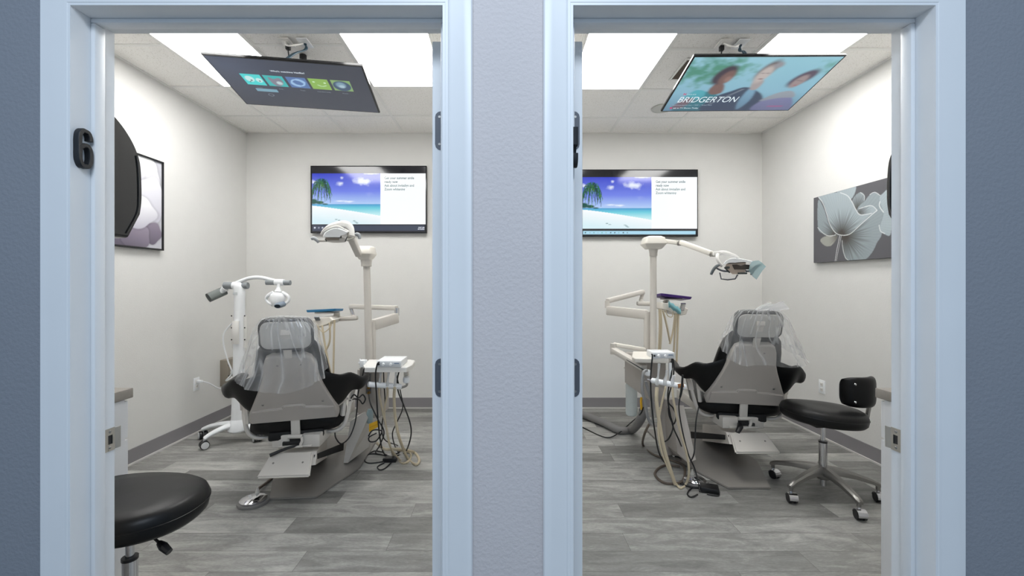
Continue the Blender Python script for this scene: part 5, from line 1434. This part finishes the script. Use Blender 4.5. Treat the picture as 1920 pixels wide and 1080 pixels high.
    cable('black_cord', [PF(662, 867, .006), PF(690, 852, .006), PF(712, 852, .006), PF(735, 858, .006), PF(715, 866, .006), PF(690, 868, .006), PF(684, 860, .006), PF(700, 846, .006), PF(720, 848, .006)], .0045, m_cord, 'coil of black cord on the floor beside the left pedestal', 'cord')
    cable('black_cord', [PF(720, 868, .006), PF(708, 875, .006), PF(712, 881, .006), PF(722, 878, .006), PF(733, 868, .006)], .0045, m_cord, 'small black cord loop on the floor in front of the black adapter', 'cord')
    q = PF(731, 868, 0); t = thing('power_adapter', 'black power adapter on the floor below the left hoses', 'power adapter', tuple(q))
    obj('case', bx(q.x-.045, q.x+.045, q.y, q.y+.06, 0, .03, .005), m_black, t); obj('plug', bx(q.x-.06, q.x-.045, q.y+.02, q.y+.04, .005, .022, .003), m_black, t)
    # yellow tag
    bm = B(); t = thing('paper_tag', 'yellow paper tag hanging among the cords by the left chair', 'tag', tuple(P(701, 800, 3.02)))
    A_ = [P(692, 795, 3.0), P(709, 788, 3.0), P(710, 800, 3.0), P(692, 810, 3.0)]
    loft(bm, [A_, [p+Vector((0, .002, 0)) for p in A_]]); obj('tag_sheet', bm, m_orange, t, False)
    bm = B(); A_ = [P(693, 801.5, 2.998), P(709.5, 794, 2.998), P(709.5, 794.6, 2.998), P(693, 802.2, 2.998)]; loft(bm, [A_, [p+Vector((0, .001, 0)) for p in A_]]); obj('fold_line', bm, mat('tag_line', S(190, 140, 30), .6), t, False)
    # foot control, left room
    c = PF(475, 943)
    foot_control(Vector((c.x, c.y, 0)), .088, 'chrome foot control on the floor in front of the left chair')
    cable('foot_hose', [Vector((c.x+.0, c.y+.05, .05)), PF(485, 916, .03), PF(500, 905, .012), PF(515, 893, .012), PF(540, 880, .012)], .009, mat('brown_hose', S(96, 84, 74), .5), 'brown hose from the foot control under the left chair', 'hose')
unit_left()

def unit_right():
    Y = 3.15
    x0, x1 = XY(1183, Y), XY(1256, Y); xm = XY(1206, Y); zt, zb = ZZ(664, Y), ZZ(757, Y)
    t = thing('utility_unit', 'taupe utility unit with instrument shelf left of the right chair', 'utility unit', ((x0+x1)/2, Y, 0), 'utility units')
    bm = B()
    # box turned so that two faces show
    a0 = Vector((x0, Y+.16, 0)); a1 = Vector((xm, Y-.02, 0)); a2 = Vector((x1-.02, Y+.02, 0)); a3 = Vector((x1-.03, Y+.26, 0)); a4 = Vector((x0+.05, Y+.3, 0))
    bot = [a0+Vector((0, 0, zb+.12)), a1+Vector((.05, 0, zb+.02)), a2+Vector((-.02, 0, zb+.0)), a3+Vector((0, 0, zb)), a4+Vector((0, 0, zb+.1))]
    mid = [p+Vector((0, 0, ZZ(725, Y))) for p in (a0, a1, a2, a3, a4)]; top = [p+Vector((0, 0, zt-.03)) for p in (a0, a1, a2, a3, a4)]
    loft(bm, [bot, mid, top]); bmesh.ops.recalc_face_normals(bm, faces=bm.faces); bmesh.ops.bevel(bm, geom=bm.edges[:], offset=.006, segments=2, affect='EDGES')
    obj('junction_case', bm, m_taupe, t)
    bm = B()
    pts = [P(1262, 760, Y), P(1282, 760, Y), P(1305, 862, 3.0), P(1290, 868, 3.0), P(1270, 850, 3.0)]
    pts2 = [P(1240, 760, Y+.2), P(1256, 760, Y+.2), P(1262, 838, Y+.2), P(1250, 840, Y+.2), P(1244, 830, Y+.2)]
    loft(bm, [pts, pts2]); obj('pedestal', bm, m_taupe, t, angle=20)
    bm = B(); tube(bm, [(XY(1250, 3.3), 3.3, zb), (XY(1250, 3.3), 3.3, .02)], .045, 14, False); obj('pedestal_column', bm, m_taupe, t)
    # frosted bottle
    c = P(1184, 780, 3.35)
    zb_, zt_ = ZZ(779, 3.35), ZZ(711, 3.35)
    bm = B(); lathe(bm, [(.03, zb_), (.042, zb_+.01), (.045, zb_+.04), (.043, zb_+.20), (.045, zt_-.05), (.035, zt_-.012), (.015, zt_), (.012, zt_+.03)], (c.x, 3.35, 0), (0, 0, 1), 24); bt = obj('water_bottle', bm, m_bottle, t)
    bm = B(); lathe(bm, [(.004, zt_+.02), (.004, zt_+.09)], (c.x, 3.35, 0), (0, 0, 1), 8); beam(bm, (c.x, 3.35, zt_+.08), (x0+.02, Y+.25, zt_+.08), .012, .012, .002); obj('bottle_hanger', bm, m_taupe_l, bt)
    # shelf arms and shelf
    a = thing('assistant_table', 'cream shelf and folding arm with white holder bar left of the right chair', 'instrument table', tuple(P(1220, 670, 2.98)), 'assistant tables')
    bm = B(); beam(bm, P(1150, 646, 3.35), P(1210, 656, 3.30), .05, .03, .006); obj('upper_arm', bm, m_cream, a)
    bm = B(); beam(bm, P(1150, 656, 3.30), P(1208, 690, 2.98), .055, .04, .008); obj('lower_arm', bm, m_taupe_l, a)
    bm = B(); beam(bm, P(1151, 659, 3.265), P(1206, 693, 2.95), .01, .006, .001); obj('arm_seam', bm, mat('dark_grey', S(66, 72, 72), .6), a)
    bm = B(); tube(bm, [P(1150, 644, 3.33), P(1150, 664, 3.33)], .024, 14, False); obj('elbow_joint', bm, m_taupe_l, a)
    zs = ZZ(669, 2.98)
    outl = [Vector((XY(1184, 3.0), 2.99, zs)), Vector((XY(1192, 2.9), 2.92, zs)), Vector((XY(1254, 2.9), 2.90, zs)), Vector((XY(1259, 2.95), 2.96, zs)), Vector((XY(1259, 3.2), 3.22, zs)), Vector((XY(1188, 3.2), 3.22, zs))]
    bm = B(); ct = sum(outl, Vector())/6
    loft(bm, [[p.lerp(ct, .03)+Vector((0, 0, -.03)) for p in outl], [p+Vector((0, 0, -.022)) for p in outl], [p+Vector((0, 0, -.004)) for p in outl], [p.lerp(ct, .03) for p in outl]]); obj('shelf', bm, m_cream, a, angle=30)
    bm = B(); beam(bm, P(1256, 680, 2.96), P(1257, 712, 2.96), .02, .02, .003, up=(1, 0, 0)); lathe(bm, [(.01, -.022), (.02, -.015), (.022, 0), (.02, .015), (.01, .022)], P(1215, 699, 2.93), (0, 0, 1), 16); obj('ball_joint', bm, m_white, a)
    b0, b1 = P(1220, 713, 2.86), P(1287, 726, 2.78)
    bm = B(); tube(bm, [b0, b0.lerp(b1, .04), b0.lerp(b1, .96), b1], [.010, .0185, .0185, .010], 16, False); obj('holder_bar', bm, m_white, a)
    bm = B(); tube(bm, [P(1214, 711, 2.87), b0], .005, 8, False); obj('bar_pin', bm, m_chrome, a)
    bm = B(); tube(bm, [P(1275.5, 720, 2.79), P(1277.5, 727, 2.78)], .021, 14, False); obj('copper_clip', bm, mat('copper', S(170, 120, 80), .35, .8), a)
    for (u, top, r, fl) in ((1234, 682, .0115, [(1231, 750), (1236, 790), (1245, 840), (1260, 890), (1266, 908)]),
                            (1249, 694, .006, [(1247, 730), (1239, 765), (1234, 800), (1240, 845), (1258, 890), (1266, 907)]),
                            (1263, 706, .0075, [(1263, 750), (1273, 800), (1287, 850), (1292, 885), (1286, 908), (1276, 915), (1266, 905)])):
        Yi = 2.80
        bm = B(); tube(bm, [P(u-2, 722, Yi), P(u-2, 713, Yi), P(u, 705, Yi), P(u+2, top, Yi)], [.010, .012, .006, .009], 10); obj('instrument', bm, m_tube, a)
        bm = B(); tube(bm, [P(u-2, 726, Yi)]+[P(x, y, 2.79) if y < 903 else PF(x, y, r) for (x, y) in fl], r, 8); obj('hose', bm, m_hose, a)
    bm = B(); tube(bm, [P(1280, 703, 2.76), P(1278, 730, 2.76), P(1275, 745, 2.76)], [.006, .008, .006], 10); ins = obj('black_handpiece', bm, m_black, a)
    # suction hoses hanging in loops
    bm = B()
    tube(bm, [P(1213, 694, 2.9), P(1206, 700, 2.88), P(1204, 730, 2.88), P(1210, 755, 2.9), P(1214, 780, 2.92), P(1222, 795, 2.95), P(1224, 760, 2.95), P(1218, 740, 2.93), P(1211, 715, 2.92)], .010, 8)
    obj('suction_hose', bm, m_hoseg, a)
    control_box(Vector((XY(1237, 2.98), 2.97, zs+.001)), .150, .13, .042, R(-2), 'white scaler control box on the cream shelf by the right chair')
    # big grey vacuum hose running off to the left along the floor
    cable('vacuum_hose', [Vector((XY(1206, 3.25), 3.25, .36)), P(1207, 770, 3.28), P(1200, 788, 3.3), PF(1185, 806, .035), PF(1160, 806, .035), PF(1130, 792, .035), PF(1090, 776, .035)], .033, mat('vacuum_grey', S(128, 126, 126), .55, bump=.1), 'thick grey vacuum hose curving along the floor of the right room', 'hose', None, 14)
    cable('black_cord', [P(1206, 764, 3.2), P(1200, 777, 3.22), PF(1180, 795, .08), PF(1160, 812, .03), PF(1135, 820, .006), PF(1092, 801, .006)], .005, m_cord, 'black cord lying over the thick grey vacuum hose', 'cord')
    cable('yellow_tube', [P(1203, 745, 3.2), P(1202, 752, 3.2), P(1203, 768, 3.2)], .009, m_orange, 'short yellow pipe under the right utility unit', 'pipe')
    cable('black_cord', [P(1222, 664, 2.87), P(1223, 670, 2.86), P(1220, 710, 2.86), P(1222, 760, 2.86), P(1228, 810, 2.86), P(1236, 850, 2.88), P(1250, 872, 2.9), PF(1262, 890, .01)], .005, m_cord, 'black cord hanging from the front socket of the right control box', 'cord')
    cable('black_cord', [P(1257, 662, 3.0), P(1260, 672, 2.98), P(1259, 700, 2.95), P(1252, 740, 2.95), P(1256, 775, 2.95), P(1262, 800, 2.95), P(1254, 822, 2.97), PF(1244, 832, .006), PF(1262, 846, .006), PF(1278, 848, .006)], .005, m_cord, 'black cord curving behind the white holder bar, right room', 'cord')
    cable('black_cord', [P(1257, 664, 3.02), P(1263, 680, 3.0), P(1262, 710, 2.98), P(1253, 750, 2.98), P(1262, 765, 2.96), P(1268, 780, 2.95), P(1263, 795, 2.96), P(1255, 780, 2.97), P(1254, 765, 2.98), P(1262, 800, 2.97), P(1275, 830, 2.97), PF(1280, 850, .006), PF(1240, 842, .006)], .005, m_cord, 'coiled bundle of black cord right of the right utility unit', 'cord')
    cable('black_cord', [P(1275, 745, 2.76), P(1273, 765, 2.76), P(1278, 800, 2.78), P(1290, 850, 2.8), P(1303, 880, 2.78), PF(1311, 915, .03), PF(1312, 922, .02)], .0042, m_cord, 'black cord dropping from the black handpiece to the floor box', 'cord')
    cable('black_cord', [P(1310, 763, 2.9), P(1305, 790, 2.86), P(1303, 830, 2.84), P(1300, 855, 2.82), PF(1290, 868, .012), PF(1276, 862, .012)], .0045, m_cord, 'black cord swagging from under the right chair to an inline plug', 'cord')
    cable('brown_cord', [P(1220, 790, 3.05), P(1208, 815, 3.05), PF(1206, 835, .008), PF(1225, 852, .008), PF(1255, 862, .008), PF(1280, 872, .008), PF(1284, 890, .008), PF(1275, 905, .008), PF(1245, 905, .008), PF(1228, 888, .008), PF(1245, 873, .008), PF(1275, 875, .008)], .0085, mat('brown_hose', S(96, 84, 74), .5), 'brown hose looped on the floor left of the right foot control', 'hose')
    cable('black_cord', [PF(1270, 905, .006), PF(1300, 914, .006), PF(1325, 912, .006), PF(1327, 905, .006)], .005, m_cord, 'black cord curled round the right foot control', 'cord')
    cable('black_cord', [PF(1308, 927, .01), PF(1296, 932, .006), PF(1289, 926, .006), PF(1296, 915, .006), PF(1306, 912, .006)], .0045, m_cord, 'small loop of black cord left of the black floor box', 'cord')
    q = PF(1276, 862, 0); t = thing('cord_plug', 'black inline plug on the floor left of the right foot control', 'plug', tuple(q))
    bm = B(); tube(bm, [q+Vector((-.03, .03, .012)), q+Vector((.0, .0, .014)), q+Vector((.03, -.02, .014))], [.006, .013, .009], 10); obj('plug_body', bm, m_black, t)
    bm = B(); tube(bm, [q+Vector((-.045, .045, .012)), q+Vector((-.03, .03, .012))], .005, 8, False); obj('plug_tip', bm, m_chrome, t)
    q = PF(1330, 921, 0); t = thing('pedal_box', 'flat black pedal box on the floor beside the right foot control', 'pedal', tuple(q))
    bm = B(); box(bm, (q.x, q.y, .018), (.11, .085, .032), (0, 0, R(-20)), .006); obj('case', bm, m_black, t)
    bm = B(); tube(bm, [q+Vector((.05, -.03, .01)), q+Vector((.02, -.07, .006)), q+Vector((-.04, -.05, .006))], .004, 6); obj('cord_tail', bm, m_cord, t)
    c = PF(1303, 906)
    foot_control(Vector((c.x, c.y, 0)), .080, 'chrome foot control on the floor beside the right chair')
unit_right()

# ------------------------------------------------------------------ stools
def stool(label, c, seat_z, rx, ry, angs, legr, tilt, back, lever, rotz_seat=0, grp='black wheeled stools'):
    t = thing('stool', label, 'stool', (c[0], c[1], 0), grp)
    c = Vector((c[0], c[1], 0))
    M = Matrix.Translation(c+Vector((0, 0, seat_z)))@Matrix.Rotation(rotz_seat, 4, 'Z')@Matrix.Rotation(tilt, 4, 'Y')
    bm = B(); rings = []
    n = 48
    for k, z in ((.0, -.085), (.80, -.085), (.93, -.080), (.985, -.066), (1.0, -.045), (.995, -.030), (.96, -.012), (.88, .0), (.6, .006), (.3, .006), (.0, .005)):
        ring = []
        for i in range(n):
            a = 2*pi*i/n; ex = 1+.05*cos(2*a)
            x = max(k, .001)*rx*math.copysign(abs(cos(a))**.92, cos(a)); y = max(k, .001)*ry*math.copysign(abs(sin(a))**.92, sin(a))
            ring.append(M@Vector((x, y, z+(.010*(abs(cos(a))*k)**2 if z > -.04 else 0))))
        rings.append(ring)
    loft(bm, rings); seat = obj('seat', bm, m_leather, t, angle=80)
    bm = B(); tube(bm, [M@Vector((1.003*rx*math.copysign(abs(cos(a))**.92, cos(a)), 1.003*ry*math.copysign(abs(sin(a))**.92, sin(a)), -.034)) for a in [2*pi*i/40 for i in range(40)]], .0022, 6, closed=True, n=2); obj('seam', bm, m_leather, seat)
    bm = B(); box(bm, c+Vector((0, 0, seat_z-.095)), (.2, .16, .02), None, .004); obj('seat_plate', bm, m_black, t)
    bm = B(); lathe(bm, [(.0125, .30), (.0125, seat_z-.09)], tuple(c), (0, 0, 1), 16); lathe(bm, [(.022, .12), (.022, seat_z-.22), (.018, seat_z-.215)], tuple(c), (0, 0, 1), 18); lathe(bm, [(.017, .055), (.017, .14)], tuple(c), (0, 0, 1), 16)
    obj('gas_column', bm, m_chrome, t)
    bm = B(); lathe(bm, [(.024, seat_z-.222), (.024, seat_z-.212)], tuple(c), (0, 0, 1), 18); obj('column_collar', bm, m_black, t)
    bm = B(); lathe(bm, [(.035, .10), (.042, .115), (.036, .16), (.026, .178)], tuple(c), (0, 0, 1), 20); obj('hub', bm, m_cast, t)
    for ang in angs:
        d = Vector((cos(R(ang)), sin(R(ang)), 0)); e = c+d*legr; sd = Vector((-d.y, d.x, 0))
        bm = B(); rings = []
        for f, z, hw, hh in ((.06, .150, .028, .032), (.3, .148, .026, .026), (.6, .135, .022, .021), (.9, .112, .018, .017), (1.0, .100, .018, .017), (1.06, .094, .012, .010)):
            pp = c+d*(legr*f)+Vector((0, 0, z))
            rings.append([pp+sd*(hw*sx)+Vector((0, 0, hh*sz)) for sx, sz in ((-1, -.6), (-1, .5), (-.55, 1), (.55, 1), (1, .5), (1, -.6))])
        loft(bm, rings); tube(bm, [e+Vector((0, 0, .11)), e+Vector((0, 0, .068))], [.013, .011], 10, False); lg = obj('leg', bm, m_cast, t, angle=40)
        ax = Matrix.Rotation(R(20), 3, 'Z')@Vector((1, 0, 0)) if ang % 2 else Matrix.Rotation(R(-10), 3, 'Z')@Vector((1, 0, 0))
        w_ = e+Vector((0, 0, .029))+Vector((ax.y, -ax.x, 0))*.012
        bm = B(); cs_ = B()
        for s in (-1, 1): lathe(bm, [(0, -.010), (.024, -.010), (.029, -.006), (.029, .006), (.024, .010), (0, .010)], w_+ax*(s*.015), ax, 22)
        obj('caster', bm, m_black, lg)
        lathe(cs_, [(.008, 0), (.008, .05)], e+Vector((0, 0, .03)), (0, 0, 1), 10)
        # chrome hood over the upper half of the twin wheel
        rings = []
        for k in range(9):
            a = pi*k/8-.15; v = Vector((ax.y, -ax.x, 0))*cos(a)*.032+Vector((0, 0, sin(a)*.032))
            rings.append([w_+v+ax*s for s in (-.024, .024)]+[w_+v*.9+ax*s for s in (.024, -.024)])
        loft(cs_, rings); obj('caster_hood', cs_, m_chrome, lg)
    if lever:
        bm = B(); l0 = c+Vector(lever[0]); l1 = c+Vector(lever[1]); tube(bm, [c+Vector((0, 0, seat_z-.1)), l0, l1], .0045, 8, False); tube(bm, [l1, l1.lerp(l0, -.35), l1.lerp(l0, -.8)], [.008, .014, .011], 10); obj('height_lever', bm, m_black, t)
    if back:
        bc, br = back
        MB_ = Matrix.Translation(c+Vector(bc))@Matrix.Rotation(br, 4, 'Z')
        bm = B(); rings = []
        for k in range(15):
            f = -1+2*k/14; x = f*.132; y = -.075*(1-abs(f)**2.0)+.04; hgt = .095*(1-.35*abs(f)**5); th = .030*(1-.55*abs(f)**6)
            hx = 1 if abs(f) < 1 else .8
            rings.append([MB_@Vector((x*hx, y+th*math.copysign(abs(sin(a))**.8, sin(a)), hgt*math.copysign(abs(cos(a))**.5, cos(a)))) for a in [2*pi*i/20 for i in range(20)]])
        loft(bm, rings); bk = obj('backrest', bm, m_leather, t, angle=70)
        for z in (-.055, .055):
            bm = B(); lathe(bm, [(0, .006), (.006, .005), (.008, 0)], MB_@Vector((-.088, -.032, z)), MB_.to_3x3()@Vector((0, -1, 0)), 12)
            obj('button', bm, m_chrome, bk)
        p0 = MB_@Vector((.02, .03, .09)); 
        bm = B(); a = c+Vector((bc[0]+.085, bc[1]+.02, 0))
        tube(bm, [a+Vector((-.0, 0, bc[2]+.075)), a+Vector((-.004, 0, bc[2])), a+Vector((-.02, 0, seat_z-.02)), a+Vector((-.05, 0, seat_z-.085)), c+Vector((.12, 0, seat_z-.098)), c+Vector((.06, 0, seat_z-.098))], .011, 10, up=(0, 1, 0), flat=1.2)
        beam(bm, a+Vector((0, 0, bc[2]+.04)), MB_@Vector((.0, .02, .03)), .03, .03, .005)
        obj('back_bar', bm, m_cast, t)
    return t
stool('black round stool without backrest inside the left doorway', (-1.272, 1.455), .612, .235, .195, (0, 72, 144, 216, 288), .27, R(2), None, ((.08, -.03, .505), (.135, -.045, .475)))
stool('black wheeled stool with curved backrest beside the right counter', (2.025, 2.70), .548, .228, .215, (127, 200, 268, 342, 55), .285, R(4), ((.222, -.02, .655), R(14)), None)
